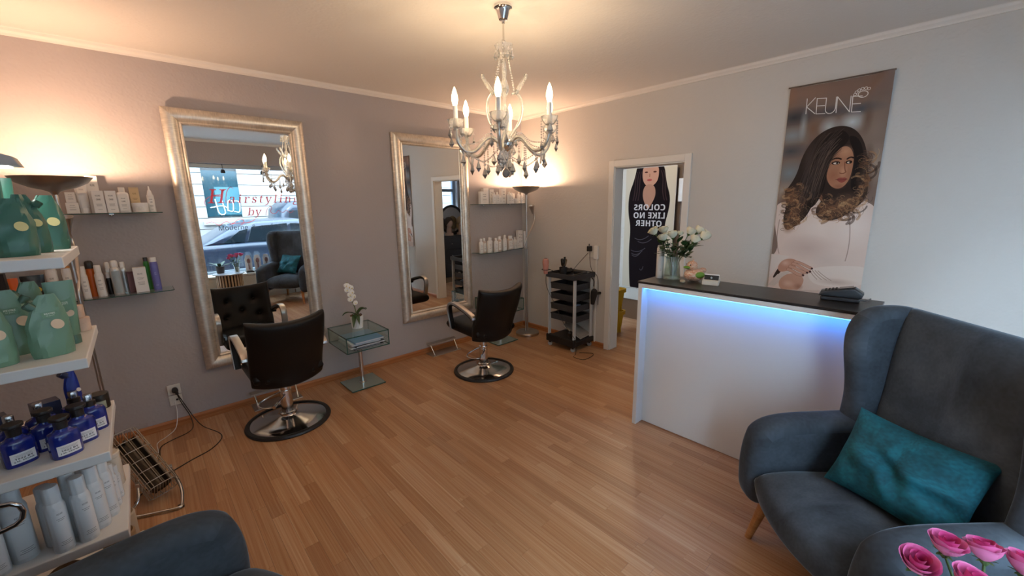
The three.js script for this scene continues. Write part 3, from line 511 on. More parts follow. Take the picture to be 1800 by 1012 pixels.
  part('bottom_drop', [sph(0.022, 0, 1.822, 0, 1, 1.15, 1, 14), lathe([[0.014, 1.935], [0.02, 1.91], [0.010, 1.885], [0.006, 1.86]], 0, 0, 0, 14)], crystal, t);
  for (let k = 0; k < 3; k++) { const q = pol(0.03, k * 2 * PI / 3 + 0.3, 1.945); drop(q[0], q[1], q[2], 0.03 + 0.03 * (k % 2), 1.1, k); }
  void a0;
}

// ---------- reception counter ----------
const CX0 = -1.2, CX1 = -0.84, CZ0 = 2.42, CZ1 = 3.68, CT = 1.10;
{
  const t = thing('reception_counter', 'white reception counter with black top and blue light strip', 'counter', [0, 0, 0]);
  part('side_panel', [rbox(CX1 - CX0, 1.085, 0.03, 0.002, (CX0 + CX1) / 2, 0.5425, CZ0 + 0.015)], whiteLam, t);
  part('side_panel', [rbox(CX1 - CX0, 1.085, 0.03, 0.002, (CX0 + CX1) / 2, 0.5425, CZ1 - 0.015)], whiteLam, t);
  part('front_panel', [bb(-1.115, -1.095, 0.006, 1.055, CZ0 + 0.03, CZ1 - 0.03)], whiteLam, t);
  part('top_board', [rbox(CX1 - CX0, 0.03, CZ1 - CZ0 - 0.06, 0.002, (CX0 + CX1) / 2, 1.07, (CZ0 + CZ1) / 2)], whiteLam, t);
  const slate = (() => { const a = pnoise(60, 256), b = pnoise(9, 256); return dataTex(256, 256, (x, y) => 150 + 70 * a(x, y) + 35 * b(x, y), true, 3, 3); })();
  const top = part('counter_top', [rbox(CX1 - CX0 + 0.008, 0.015, CZ1 - CZ0 + 0.008, 0.002, (CX0 + CX1) / 2, CT - 0.0075, (CZ0 + CZ1) / 2)], M([0.035, 0.032, 0.032], 0.32, 0, { map: slate }), t); metreUV(top.geometry);
  part('inner_shelf', [bb(-1.09, CX1, 0.6, 0.62, CZ0 + 0.03, CZ1 - 0.03)], whiteLam, t);
  part('light_strip', [bb(-1.186, -1.174, 1.049, 1.0545, CZ0 + 0.04, CZ1 - 0.04)], new THREE.MeshStandardMaterial({ color: lin(0.3, 0.5, 0.9), emissive: lin(0.10, 0.40, 1.0), emissiveIntensity: 3 }), t);
  const l = new THREE.RectAreaLight(lin(0.04, 0.24, 1.0), 24, CZ1 - CZ0 - 0.08, 0.012); l.position.set(-1.18, 1.0475, (CZ0 + CZ1) / 2); l.lookAt(-1.125, 0.97, (CZ0 + CZ1) / 2); l.name = 'counter_light'; scene.add(l);
}

// ---------- wing armchairs ----------
const napTex = (() => { const a = pnoise(7, 256), b = pnoise(20, 256), c = pnoise(120, 256); return dataTex(256, 256, (x, y) => 150 + 60 * a(x, y) + 25 * b(x, y) + 20 * c(x, y), true, 1, 1); })();
const velvet = M([0.115, 0.138, 0.166], 0.9, 0, { sheen: 1, sheenColor: lin(0.72, 0.86, 1.0), sheenRoughness: 0.5, map: napTex, specularIntensity: 0.2 });
const oakLeg = M([0.52, 0.27, 0.10], 0.45, 0, { map: skirtTex });
function makeArmchair(label, [x, z], turn) {
  const t = thing('wing_armchair', label, 'armchair', [x, 0, z], turn, 'grey velvet wing armchairs');
  part('seat', [slab({ mid: (u, v) => [(u - 0.5) * 0.565, 0.345 + 0.012 * (v - 0.5), -0.28 + v * (0.655 + 0.055 * (1 - (2 * u - 1) ** 2))], nrm: () => [0, 1, 0], half: () => 0.10, nu: 22, nv: 24, p: 5, q: 2.6, front: (u, v) => 0.022 * bell(u - 0.5, 0.42) * bell(v - 0.55, 0.5) })], velvet, t);
  const wob = (u, v, k) => 0.004 * noise.noise(u * 5, v * 5, k);
  part('backrest', [slab({ mid: (u, v) => [(u - 0.5) * (0.63 + 0.03 * v), 0.36 + v * 0.82 + 0.0 * u, -0.165 - 0.08 * v], nrm: (u, v) => { const n = V((u - 0.5) * 0.15, 0.12, 1).normalize(); return [n.x, n.y, n.z]; }, half: () => 0.07, nu: 24, nv: 26, p: 9, q: 2.6, front: (u, v) => 0.018 * bell(u - 0.5, 0.45) + wob(u, v, 1), back: () => 0.012 })], velvet, t);
  for (const s of [-1, 1]) {
    const sh = new THREE.Shape(); sh.moveTo(-0.34, 0.22); sh.lineTo(-0.36, 0.66); sh.bezierCurveTo(-0.2, 0.67, -0.05, 0.665, 0.10, 0.655); sh.bezierCurveTo(0.24, 0.648, 0.33, 0.635, 0.372, 0.565); sh.bezierCurveTo(0.40, 0.48, 0.40, 0.38, 0.392, 0.29); sh.bezierCurveTo(0.385, 0.23, 0.36, 0.205, 0.33, 0.20); sh.lineTo(-0.28, 0.20); sh.closePath();
    const g = ext(sh, 0.145, 0.055, 6, 0.9, 14); part('arm', [at(g, s * 0.352 + 0.0725, 0, 0, 0, -PI / 2, 0)], velvet, t);
    const wg = new THREE.Shape(); wg.moveTo(-0.30, 0.52); wg.lineTo(-0.03, 0.54); wg.bezierCurveTo(-0.03, 0.64, -0.045, 0.72, -0.04, 0.78); wg.bezierCurveTo(-0.035, 0.88, -0.01, 0.94, -0.012, 1.03); wg.bezierCurveTo(-0.014, 1.11, -0.05, 1.165, -0.13, 1.18); wg.bezierCurveTo(-0.22, 1.19, -0.30, 1.18, -0.33, 1.12); wg.lineTo(-0.32, 0.52); wg.closePath();
    const w = at(ext(wg, 0.11, 0.045, 6, 0.9, 14), 0.055, 0, 0, 0, -PI / 2, 0); w.rotateY(s * 0.06); w.rotateZ(-s * 0.02); w.translate(s * 0.342, 0.0, 0);
    part('wing', [w], velvet, t);
    part('wing_seam', [tube([[s * 0.292, 0.56, -0.13], [s * 0.295, 0.85, -0.155], [s * 0.30, 1.1, -0.18]], 0.006, 16, 6)], velvet, t);
    for (const zz of [0.30, -0.30]) part('leg', [(() => { const g2 = N(new THREE.CylinderGeometry(0.026, 0.016, 0.235, 16)); g2.translate(0, 0.1175, 0); const m4 = new THREE.Matrix4().makeShear(0, 0, s * -0.16, 0, zz > 0 ? -0.16 : 0.2, 0); void m4; const pz = g2.attributes.position; for (let i = 0; i < pz.count; i++) { const k = 1 - pz.getY(i) / 0.235; pz.setX(i, pz.getX(i) + s * 0.035 * k); pz.setZ(i, pz.getZ(i) + Math.sign(zz) * 0.045 * k); } g2.computeVertexNormals(); return at(g2, s * 0.29, 0, zz); })()], oakLeg, t);
  }
  part('rear_apron', [rbox(0.66, 0.2, 0.09, 0.04, 0, 0.32, -0.30)], velvet, t);
  return t;
}
makeArmchair('dark grey velvet wing armchair with oak legs beside the reception counter', [-1.725, 3.875], -2.365);
makeArmchair('grey velvet armchair beside the product shelf, mostly out of view', [-4.057, 2.70], 1.793).scale.z = 1.28;
// teal cushion
{
  const tealTex = (() => { const a = pnoise(9, 256), b = pnoise(60, 256); return dataTex(256, 256, (x, y) => { const n = a(x, y), k = 150 + 50 * b(x, y) + 45 * (n > 0.62 ? 1 : n); return [k, k, k]; }, true, 1, 1); })();
  const teal = M([0.004, 0.155, 0.205], 0.8, 0, { sheen: 0.7, sheenColor: lin(0.05, 0.4, 0.45), sheenRoughness: 0.4, map: tealTex });
  const w = 0.43, h = 0.34;
  const g = slab({ mid: (u, v) => { const cu = (u - 0.5) * 2, cv = (v - 0.5) * 2; return [w / 2 * cu * (1 - 0.06 * (1 - cv * cv)), h / 2 * cv * (1 - 0.08 * (1 - cu * cu)), 0.012 * noise.noise(u * 3, v * 3, 4)]; }, nrm: () => [0, 0, 1], half: (u, v) => 0.068, nu: 40, nv: 30, p: 2.6, q: 1.5, front: (u, v) => { let f = 0; const c = (u - 0.5) * 1.2 + (v - 0.5); f += 0.015 * Math.sin(c * 13 + 2 * noise.noise(u * 4, v * 4, 1)) * bell(v - 0.35, 0.3); f += 0.010 * noise.noise(u * 9, v * 5, 2) + 0.012 * Math.sin(u * 7 + v * 16 + 3 * noise.noise(u * 3, v * 3, 7)) * bell(u - 0.8, 0.3); return f; } });
  g.rotateX(-0.5); g.rotateY(0.36);
  const o = single('throw_cushion', 'crumpled teal cushion lying in the wing armchair', 'cushion', g, teal, [0, 0, 0], -2.365);
  const c = V(0.035, 0.63, 0.018).applyAxisAngle(V(0, 1, 0), -2.365); o.position.set(-1.725 + c.x, c.y, 3.875 + c.z);
}
// ---------- product builders ----------
// printed labels: canvas lettering on a pale ground
function labelTex(lines, bg = '#e9e7e2', fg = '#4a4a4c', w = 128, h = 192) { return canvasTex(w, h, (c) => { c.fillStyle = bg; c.fillRect(0, 0, w, h); c.fillStyle = fg; c.textAlign = 'center'; for (const [t, y, s, bold] of lines) { if (t === '-') { c.fillRect(w * (0.5 - s / 2), y * h, w * s, 2); continue; } c.font = (bold ? 'bold ' : '') + Math.round(s * w) + 'px sans-serif'; c.fillText(t, w / 2, y * h); } }); }
const matL = (tex, o = {}) => new THREE.MeshPhysicalMaterial({ map: tex, roughness: 0.5, ...o });
const tiny = [['-', 0.60, 0.6], ['-', 0.65, 0.5], ['-', 0.70, 0.55]];
const careLabel = matL(labelTex([['KEUNE', 0.22, 0.16], ['CARE', 0.42, 0.17, 1], ...tiny, ['-', 0.88, 0.4]]));
const careLabel2 = matL(labelTex([['KEUNE', 0.25, 0.14], ['-', 0.4, 0.6], ['-', 0.45, 0.4], ...tiny]));
const beigeLabel = matL(labelTex([['KEUNE', 0.25, 0.14], ['-', 0.42, 0.6], ['-', 0.47, 0.4], ...tiny], '#cdb387', '#6b5634'));
const blueLabel = matL(labelTex([['-', 0.2, 0.75], ['-', 0.28, 0.6], ['-', 0.36, 0.7], ['1922 BY', 0.62, 0.2, 1], ['J.M. KEUNE', 0.84, 0.15, 1]], '#e8e8ea', '#23232a', 160, 140));
const sprayLabel = matL(labelTex([['KEUNE', 0.12, 0.12], ['-', 0.22, 0.5], ['-', 0.26, 0.36], ['-', 0.80, 0.6], ['-', 0.84, 0.5], ['-', 0.88, 0.7]], '#dfe3e6', '#5a6068', 128, 256));
const cream = M([0.72, 0.66, 0.56], 0.5), beige = M([0.55, 0.42, 0.25], 0.6);
const arcLabel = (r, h, y, a = 1.7, ang = 0) => { const g = N(new THREE.CylinderGeometry(r + 0.0004, r + 0.0004, h, 14, 1, true, -a / 2, a)); g.rotateY(ang); g.translate(0, y, 0); return g; };
const flatLabel = (w, h, y, z) => { const g = N(new THREE.PlaneGeometry(w, h)); g.translate(0, y, z); return g; };
const T = (name, label, cat, pos, turn, group) => thing(name, label, cat, pos, turn, group);
function cartonBox(label, pos, w, h, d, turn = 0, o = {}) { const t = T('product_box', label, 'box', pos, turn, o.group); part('carton', [rbox(w, h, d, 0.0015, 0, h / 2, 0, 0, 0, 0, 1)], o.m ?? white, t); part('printed_label', [flatLabel(w * 0.9, h * 0.88, h / 2, d / 2 + 0.0005)], o.l ?? careLabel, t); return t; }
function jar(label, pos, r, h, turn = 0, o = {}) { const t = T('cream_jar', label, 'jar', pos, turn, o.group); part('jar_body', [lathe([[0, 0], [r * 0.96, 0], [r, 0.003], [r, h * 0.62], [r * 0.97, h * 0.64], [0, h * 0.64]], 0, 0, 0, 28)], o.m ?? white, t); part('lid', [lathe([[0, h * 0.64], [r * 1.02, h * 0.64], [r * 1.02, h * 0.97], [r * 0.97, h], [0, h]], 0, 0, 0, 28)], o.lid ?? white, t); part('printed_label', [arcLabel(r, h * 0.5, h * 0.32, 1.4)], o.l ?? careLabel2, t); return t; }
function flatBottle(label, pos, w, h, d, turn = 0, o = {}) { const t = T('shampoo_bottle', label, 'bottle', pos, turn, o.group); const bh = h * (o.bh ?? 0.82), e = 4; part('bottle_body', [loft([ring(0, 0, 0, w * 0.47, d * 0.45, 24, e), ring(0, 0.004, 0, w * 0.5, d * 0.5, 24, e), ring(0, bh * 0.9, 0, w * 0.5, d * 0.5, 24, e), ring(0, bh * 0.97, 0, w * 0.42, d * 0.42, 24, 3), ring(0, bh, 0, w * 0.26, d * 0.34, 24, 2)], true, 0.7)], o.m ?? white, t); const cr = o.cr ?? w * 0.27; part('cap', [lathe([[0, bh], [cr, bh], [cr, h * 0.99], [cr * 0.92, h], [0, h]], 0, 0, 0, 20)], o.cap ?? white, t); part('printed_label', [flatLabel(w * 0.74, bh * 0.72, bh * 0.46, d / 2 + 0.0006)], o.l ?? careLabel, t); return t; }
function roundBottle(label, pos, r, h, turn = 0, o = {}) { const t = T(o.name ?? 'spray_bottle', label, o.cat ?? 'bottle', pos, turn, o.group); const ch = o.ch ?? 0.25, b = h * (1 - ch), s = o.sh ?? 0.08; part('bottle_body', [lathe([[0, 0], [r * 0.94, 0], [r, 0.004], [r, b - h * s], [r * 0.92, b - h * s * 0.45], [r * (o.cr ?? 0.78), b], [0, b]], 0, 0, 0, 32)], o.m ?? white, t); const cr = r * (o.cr ?? 0.78); part('cap', [lathe(o.dome ? [[0, b], [cr, b], [cr, h * 0.93], [cr * 0.85, h * 0.975], [cr * 0.5, h * 0.997], [0, h]] : [[0, b], [cr, b], [cr, h - 0.004], [cr * 0.9, h], [0, h]], 0, 0, 0, 28)], o.cap ?? white, t); part('printed_label', [arcLabel(r, b * 0.8, b * 0.47, 1.6, o.ang ?? 0)], o.l ?? careLabel2, t); return t; }
function squeezeTube(label, pos, w, h, turn = 0, o = {}) { const t = T('squeeze_tube', label, 'tube', pos, turn, o.group); const c = h * (o.ch ?? 0.14); part('tube_body', [loft([ring(0, c, 0, w * 0.34, w * 0.34, 22), ring(0, c + 0.006, 0, w * 0.38, w * 0.38, 22), ring(0, h * 0.5, 0, w * 0.44, w * 0.26, 22), ring(0, h * 0.93, 0, w * 0.5, 0.004, 22), ring(0, h, 0, w * 0.5, 0.002, 22)], true, 0.6)], o.m ?? white, t); part('cap', [lathe([[0, 0], [w * 0.35, 0], [w * 0.36, c * 0.9], [w * 0.34, c], [0, c]], 0, 0, 0, 22)], o.cap ?? white, t); if (o.disc) part('printed_disc', [at(new THREE.CircleGeometry(w * 0.17, 20), w * 0.12, h * 0.5, w * 0.27, -0.35)], o.disc, t); if (o.l) part('printed_label', [at(new THREE.PlaneGeometry(w * 0.6, h * 0.32), 0, h * 0.70, w * 0.165, -0.33)], o.l, t); return t; }

// ---------- glass wall shelves ----------
function glassShelf(label, x0, x1, y, d, wavy) {
  const t = thing('glass_wall_shelf', label, 'shelf', [x0, y, 0], 0, 'glass wall shelves'), L = x1 - x0, sh = new THREE.Shape();
  sh.moveTo(0, 0.004); sh.lineTo(L, 0.004); sh.lineTo(L, wavy ? d * 0.55 : d - 0.03);
  if (wavy) { sh.bezierCurveTo(L * 0.75, d * 0.45, L * 0.55, d * 0.62, L * 0.45, d * 0.82); sh.bezierCurveTo(L * 0.35, d * 1.05, L * 0.15, d * 1.05, 0, d * 0.8); } else { sh.quadraticCurveTo(L, d, L - 0.03, d); sh.lineTo(0.03, d); sh.quadraticCurveTo(0, d, 0, d - 0.03); }
  part('glass_plate', [at(ext(sh, 0.006, 0, 1, 0.5, 16), 0, 0, 0, PI / 2, 0, 0)], glassPane, t);
  const pts = sh.getPoints(16), e = []; for (let i = 1; i < pts.length; i++) { const a = pts[i], b = pts[(i + 1) % pts.length]; if (Math.abs(a.y - b.y) < 1e-6 && a.y < 0.01) continue; if (a.distanceTo(b) < 1e-4) continue; e.push(bar([a.x, -0.003, a.y], [b.x, -0.003, b.y], 0.0028, 5)); }
  part('glass_edge', e, glassEdge, t);
  for (const k of [0.22, 0.74]) part('clamp', [rbox(0.03, 0.022, 0.03, 0.005, L * k, -0.004, 0.015), sph(0.009, L * k, -0.017, 0.026, 1, 1, 1, 10)], chrome, t);
  return t;
}
glassShelf('upper glass wall shelf beside the tall mirror, holding white care boxes', -4.60, -3.605, 1.632, 0.20);
glassShelf('lower glass wall shelf beside the tall mirror, with orange and purple bottles', -4.60, -3.62, 1.092, 0.20);
glassShelf('upper glass corner shelf above the styling chair by the corner', -0.84, -0.02, 1.642, 0.20, true);
glassShelf('lower glass corner shelf crowded with small white bottles', -0.84, -0.02, 1.078, 0.22, true);
{ // upper left
  const y = 1.6325, g = 'care products on the upper left glass shelf';
  cartonBox('small white box at the bottom of the short stack by the lamp bowl', [-4.03, y, 0.12], 0.056, 0.066, 0.05, 0.1, { group: g, l: careLabel2 });
  cartonBox('small white box on top of the short stack by the lamp bowl', [-4.028, y + 0.0665, 0.12], 0.044, 0.064, 0.045, 0.0, { group: g, l: careLabel2 });
  squeezeTube('tall white tube standing on its cap right behind the lamp bowl', [-3.978, y, 0.1], 0.062, 0.226, 0.1, { group: g, l: careLabel2 });
  cartonBox('tallest white box, standing behind a shorter box on the upper glass shelf', [-3.924, y, 0.06], 0.055, 0.235, 0.045, 0.05, { group: g, l: careLabel2 });
  cartonBox('white box in front of the tallest box on the upper glass shelf', [-3.906, y, 0.135], 0.055, 0.14, 0.05, 0.0, { group: g });
  cartonBox('white box between the tall boxes and the screw top bottle', [-3.847, y, 0.135], 0.053, 0.14, 0.05, 0.0, { group: g });
  flatBottle('white bottle with ridged screw cap on the upper glass shelf', [-3.790, y, 0.12], 0.06, 0.162, 0.04, 0.0, { group: g });
  cartonBox('golden beige box at the back of the upper glass shelf', [-3.730, y, 0.06], 0.05, 0.165, 0.04, 0.0, { group: g, m: beige, l: beigeLabel });
  jar('flat white jar in front of the golden beige box', [-3.712, y, 0.13], 0.043, 0.062, 0, { group: g });
  const t = roundBottle('small white bottle with pointed nozzle at the shelf end', [-3.652, y, 0.1], 0.02, 0.125, 0, { group: g, ch: 0.06, l: careLabel });
  part('nozzle', [lathe([[0, 0.125], [0.014, 0.125], [0.010, 0.142], [0.005, 0.15], [0.003, 0.172], [0, 0.173]], 0, 0, 0, 16)], white, t);
}
{ // lower left
  const y = 1.0925, g = 'styling products on the lower left glass shelf', blackCap = M([0.015, 0.012, 0.012], 0.3), orange = M([0.62, 0.13, 0.012], 0.3), silver = M([0.62, 0.64, 0.64], 0.32, 0.6), purple = M([0.13, 0.13, 0.42], 0.35), green = M([0.03, 0.22, 0.02], 0.35);
  roundBottle('white bottle standing in front of the orange bottle', [-4.052, y, 0.135], 0.018, 0.208, 0, { group: g });
  roundBottle('orange bottle with black domed cap on the lower glass shelf', [-4.02, y, 0.085], 0.0205, 0.238, 0, { group: g, m: orange, cap: blackCap, ch: 0.22, cr: 1.05, dome: 1, l: orange });
  roundBottle('slim white bottle between the orange bottle and the black one', [-3.983, y, 0.125], 0.022, 0.207, 0, { group: g });
  roundBottle('short black bottle with pale cap on the lower glass shelf', [-3.944, y, 0.075], 0.014, 0.148, 0, { group: g, m: blackCap, l: blackCap, cr: 0.85 });
  roundBottle('large silver spray can with white tip on the lower glass shelf', [-3.902, y, 0.125], 0.027, 0.232, 0, { group: g, m: silver, l: M([0.36, 0.43, 0.45], 0.4), ch: 0.2, cr: 0.7, dome: 1, name: 'spray_can', cat: 'spray can' });
  roundBottle('silver spray can half hidden behind the large silver can', [-3.94, y, 0.04], 0.019, 0.216, 0, { group: g, m: silver, l: silver, ch: 0.2, cr: 0.7, dome: 1, name: 'spray_can', cat: 'spray can' });
  roundBottle('silver spray can behind the dark red box', [-3.866, y, 0.055], 0.019, 0.21, 0, { group: g, m: silver, l: silver, ch: 0.18, cr: 0.75, name: 'spray_can', cat: 'spray can' });
  cartonBox('dark red box beside the white box on the lower glass shelf', [-3.836, y, 0.09], 0.034, 0.141, 0.05, 0.1, { group: g, m: M([0.10, 0.03, 0.035], 0.5), l: M([0.13, 0.045, 0.045], 0.5) });
  cartonBox('white box between the dark red box and the purple bottle', [-3.784, y, 0.12], 0.068, 0.169, 0.05, 0.0, { group: g, l: careLabel2 });
  roundBottle('green bottle with black top behind the purple bottle', [-3.742, y, 0.055], 0.016, 0.228, 0, { group: g, m: green, l: green, cap: blackCap, ch: 0.12 });
  roundBottle('purple bottle with white cap at the end of the lower shelf', [-3.704, y, 0.105], 0.0225, 0.228, 0, { group: g, m: purple, l: matL(labelTex([['-', 0.3, 0.3], ['-', 0.34, 0.3], ['-', 0.4, 0.3], ['-', 0.85, 0.4], ['-', 0.88, 0.4]], '#6a6cae', '#c9cbe8', 128, 256)), ch: 0.13, cr: 0.85 });
  // farther along, partly behind the white shelf
  cartonBox('black box behind the green pouches on the lower glass shelf', [-4.43, y, 0.1], 0.11, 0.2, 0.06, 0, { group: g, m: blackCap, l: M([0.02, 0.016, 0.016], 0.4) });
  squeezeTube('bright orange tube beside the black box behind the pouches', [-4.345, y, 0.13], 0.04, 0.17, 0.1, { group: g, m: M([0.66, 0.12, 0.01], 0.35), cap: blackCap });
  squeezeTube('black foil pouch with yellow print behind the green pouches', [-4.27, y, 0.11], 0.10, 0.175, 0.1, { group: g, m: M([0.012, 0.012, 0.012], 0.25), cap: blackCap, disc: M([0.5, 0.36, 0.03], 0.4) });
  roundBottle('white tube with orange top beside the black foil pouch', [-4.19, y, 0.1], 0.026, 0.225, 0, { group: g, cap: M([0.5, 0.22, 0.06], 0.4), ch: 0.07, cr: 0.95 });
  roundBottle('white tube with orange top nearest the lamp pole', [-4.125, y, 0.1], 0.022, 0.215, 0, { group: g, cap: M([0.5, 0.22, 0.06], 0.4), ch: 0.06, cr: 0.95 });
}
{ // corner shelves
  const y = 1.6425, g = 'white cartons on the upper corner shelf', L = (n, s) => `${s}, ${ORD[n]} from the mirror on the upper corner shelf`;
  [['b', -0.735, 0.12, 0.115, 0.142, 'wide white box'], ['b', -0.655, 0.05, 0.075, 0.182, 'tall white box'], ['b', -0.575, 0.06, 0.06, 0.17, 'white box'], ['f', -0.585, 0.13, 0.05, 0.135, 'white bottle'], ['f', -0.525, 0.12, 0.05, 0.14, 'white bottle'], ['f', -0.465, 0.1, 0.048, 0.105, 'small white bottle'], ['b', -0.385, 0.06, 0.075, 0.182, 'tall white box'], ['f', -0.335, 0.12, 0.05, 0.142, 'white bottle'], ['f', -0.275, 0.1, 0.055, 0.13, 'white bottle'], ['j', -0.205, 0.1, 0.042, 0.062, 'low white jar'], ['b', -0.215, 0.035, 0.07, 0.125, 'white box'], ['f', -0.135, 0.08, 0.045, 0.135, 'white bottle'], ['f', -0.085, 0.08, 0.04, 0.13, 'white bottle'], ['b', -0.035, 0.05, 0.05, 0.135, 'white box']]
    .forEach(([k, x, z, w, h, s], i) => k === 'b' ? cartonBox(L(i, s), [x, y, z], w, h, 0.045, 0, { group: g, l: i % 2 ? careLabel2 : careLabel }) : k === 'j' ? jar(L(i, s), [x, y, z], w, h, 0, { group: g }) : flatBottle(L(i, s), [x, y, z], w, h, 0.035, 0, { group: g, l: i % 2 ? careLabel2 : careLabel }));
  const y2 = 1.0785, g2 = 'small white bottles on the lower corner shelf', L2 = n => `small white bottle, ${ORD[n]} from the mirror on the lower corner shelf`;
  let n = 0;
  for (const [x, z, w, h] of [[-0.80, 0.13, 0.052, 0.168], [-0.745, 0.12, 0.05, 0.17], [-0.69, 0.15, 0.056, 0.178], [-0.63, 0.1, 0.05, 0.168], [-0.60, 0.165, 0.056, 0.165], [-0.53, 0.14, 0.056, 0.176], [-0.475, 0.09, 0.05, 0.174], [-0.435, 0.135, 0.056, 0.172], [-0.375, 0.07, 0.05, 0.182], [-0.335, 0.12, 0.07, 0.172], [-0.265, 0.075, 0.04, 0.165], [-0.225, 0.095, 0.044, 0.146], [-0.175, 0.09, 0.042, 0.143]]) flatBottle(L2(n++), [x, y2, z], w, h, 0.035, rr(-0.1, 0.1), { group: g2, l: n % 2 ? careLabel : careLabel2, m: n % 4 === 2 ? M([0.62, 0.50, 0.42], 0.45) : white, bh: 0.8 });
  cartonBox('tall white box beside the lamp pole on the lower corner shelf', [-0.125, y2, 0.06], 0.05, 0.225, 0.045, 0, { group: g2 });
  cartonBox('tall white box nearest the wall corner on the lower corner shelf', [-0.075, y2, 0.045], 0.045, 0.222, 0.04, 0, { group: g2, l: careLabel2 });
  squeezeTube('white tube at the corner end of the lower shelf', [-0.032, y2, 0.075], 0.042, 0.21, 0, { group: g2 });
}

// ---------- white display shelf with products ----------
const SX = -3.948, SZ0 = 1.44, SZ1 = 1.98, SH = [1.51, 1.17, 0.82, 0.50, 0.14];
{
  const t = thing('display_shelf', 'white tiered display shelf full of hair products', 'shelf', [0, 0, 0]);
  const board = M([0.76, 0.75, 0.73], 0.5);
  for (const h of SH) part('shelf_board', [rbox(0.86, 0.036, SZ1 - SZ0, 0.004, SX - 0.43, h - 0.018, (SZ0 + SZ1) / 2, 0, 0, 0, 2)], board, t);
  for (let i = 0; i < 4; i++) part('support_panel', [bb(-4.52, -4.30, SH[i + 1], SH[i] - 0.036, 1.60, 1.82)], board, t);
  part('support_panel', [bb(-4.52, -4.30, 0, SH[4] - 0.036, 1.60, 1.82)], board, t);
  part('light_post', [rbox(0.05, 0.44, 0.05, 0.004, -4.55, 1.51 + 0.22, 1.5)], board, t);
  const head = [[-0.32, 0], [0, 0], [-0.012, 0.03], [-0.14, 0.075], [-0.32, 0.09]];
  part('light_head', [at(ext(head, 0.10, 0.003, 2), -4.02, 1.805, 1.62)], M([0.42, 0.41, 0.41], 0.45), t);
  part('light_arm', [bar([-4.3, 1.86, 1.66], [-4.55, 1.9, 1.5], 0.014)], steel, t);
  part('light_panel', [bb(-4.32, -4.045, 1.8, 1.8045, 1.635, 1.71)], new THREE.MeshStandardMaterial({ color: lin(1, 1, 1), emissive: lin(1, 0.97, 0.93), emissiveIntensity: 5 }), t);
  const l = new THREE.RectAreaLight(lin(1, 0.96, 0.9), 9, 0.27, 0.07); l.position.set(-4.18, 1.798, 1.672); l.lookAt(-4.18, 1.0, 1.672); l.name = 'shelf_light'; scene.add(l);
  part('front_rail', [tube([[-4.7, 0.775, 1.99], [-4.3, 0.775, 2.03], [-4.185, 0.775, 2.04], [-4.158, 0.755, 2.04], [-4.158, 0.72, 2.04], [-4.185, 0.697, 2.04], [-4.3, 0.685, 2.03], [-4.7, 0.67, 1.99]], 0.0075, 50, 10), bar([-4.66, 0.777, 1.99], [-4.66, 0.80, 1.975], 0.006)], chrome, t);
}
// green refill pouches
const pouchFoil = c => M(c, 0.32, 0, { clearcoat: 0.25, clearcoatRoughness: 0.3 });
const pouchA = pouchFoil([0.035, 0.145, 0.105]), pouchB = pouchFoil([0.165, 0.315, 0.215]), capA = M([0.025, 0.10, 0.075], 0.35), capB = M([0.08, 0.17, 0.125], 0.35), discA = M([0.66, 0.62, 0.30], 0.5), discB = M([0.74, 0.58, 0.42], 0.5);
const pouchLabelB = matL(labelTex([['KEUNE', 0.42, 0.22, 1], ['so pure', 0.7, 0.16]], '#709a82', '#dcebe2', 128, 80));
function pouch(label, pos, w, h, d, turn, side, m, cap, disc, group) {
  const t = T('refill_pouch', label, 'pouch', pos, turn, group), n = 20, s = side;
  const cr = (k, ph) => 0.0035 * noise.noise(k * 7 + pos[0] * 30, ph * 3, pos[2] * 20);
  const rings = []; for (let i = 0; i <= 12; i++) { const k = i / 12, ww = w / 2 * (k < 0.12 ? 0.93 + k * 0.6 : k < 0.55 ? 1 : 1 - 0.62 * ((k - 0.55) / 0.45) ** 1.15), dd = Math.max(0.0022, d / 2 * (1 - k ** 1.6) * (k < 0.08 ? 0.85 : 1)), cx = s * w * 0.20 * Math.max(0, k - 0.5) * 1.1; rings.push(Array.from({ length: n }, (_, j) => { const a = -j / n * 2 * PI, c = Math.cos(a), sn = Math.sin(a); return [cx + ww * Math.sign(c) * Math.abs(c) ** 0.7 + cr(k, a), h * k, (dd + cr(k, a + 4) * 1.4) * Math.sign(sn) * Math.abs(sn) ** 1.25]; })); }
  part('pouch_body', [loft(rings, true, 0.35)], m, t);
  const sx = -s * w * 0.24, sy = h * 0.80; // spout on the sloping shoulder
  part('spout_cap', [at(lathe([[0, 0], [0.013, 0], [0.0135, 0.018], [0.012, 0.021], [0, 0.021]], 0, 0, 0, 16), sx, sy, 0, 0, 0, s * 0.7), at(cyl(0.008, 0.008, 0.03, 0, -0.008, 0, 0, 0, 0, 12), sx, sy, 0, 0, 0, s * 0.7)], cap, t);
  part('printed_disc', [at(new THREE.CircleGeometry(w * 0.16, 20), w * 0.16, h * 0.52, d / 2 * (1 - 0.52 ** 1.6) * 0.9 + 0.0075, -0.34, 0.16, 0)], disc, t);
  if (m === pouchB) part('printed_label', [at(new THREE.PlaneGeometry(w * 0.36, h * 0.1), s * w * 0.06, h * 0.68, d / 2 * (1 - 0.68 ** 1.6) * 0.9 + 0.005, -0.35, 0, 0)], pouchLabelB, t);
  return t;
}
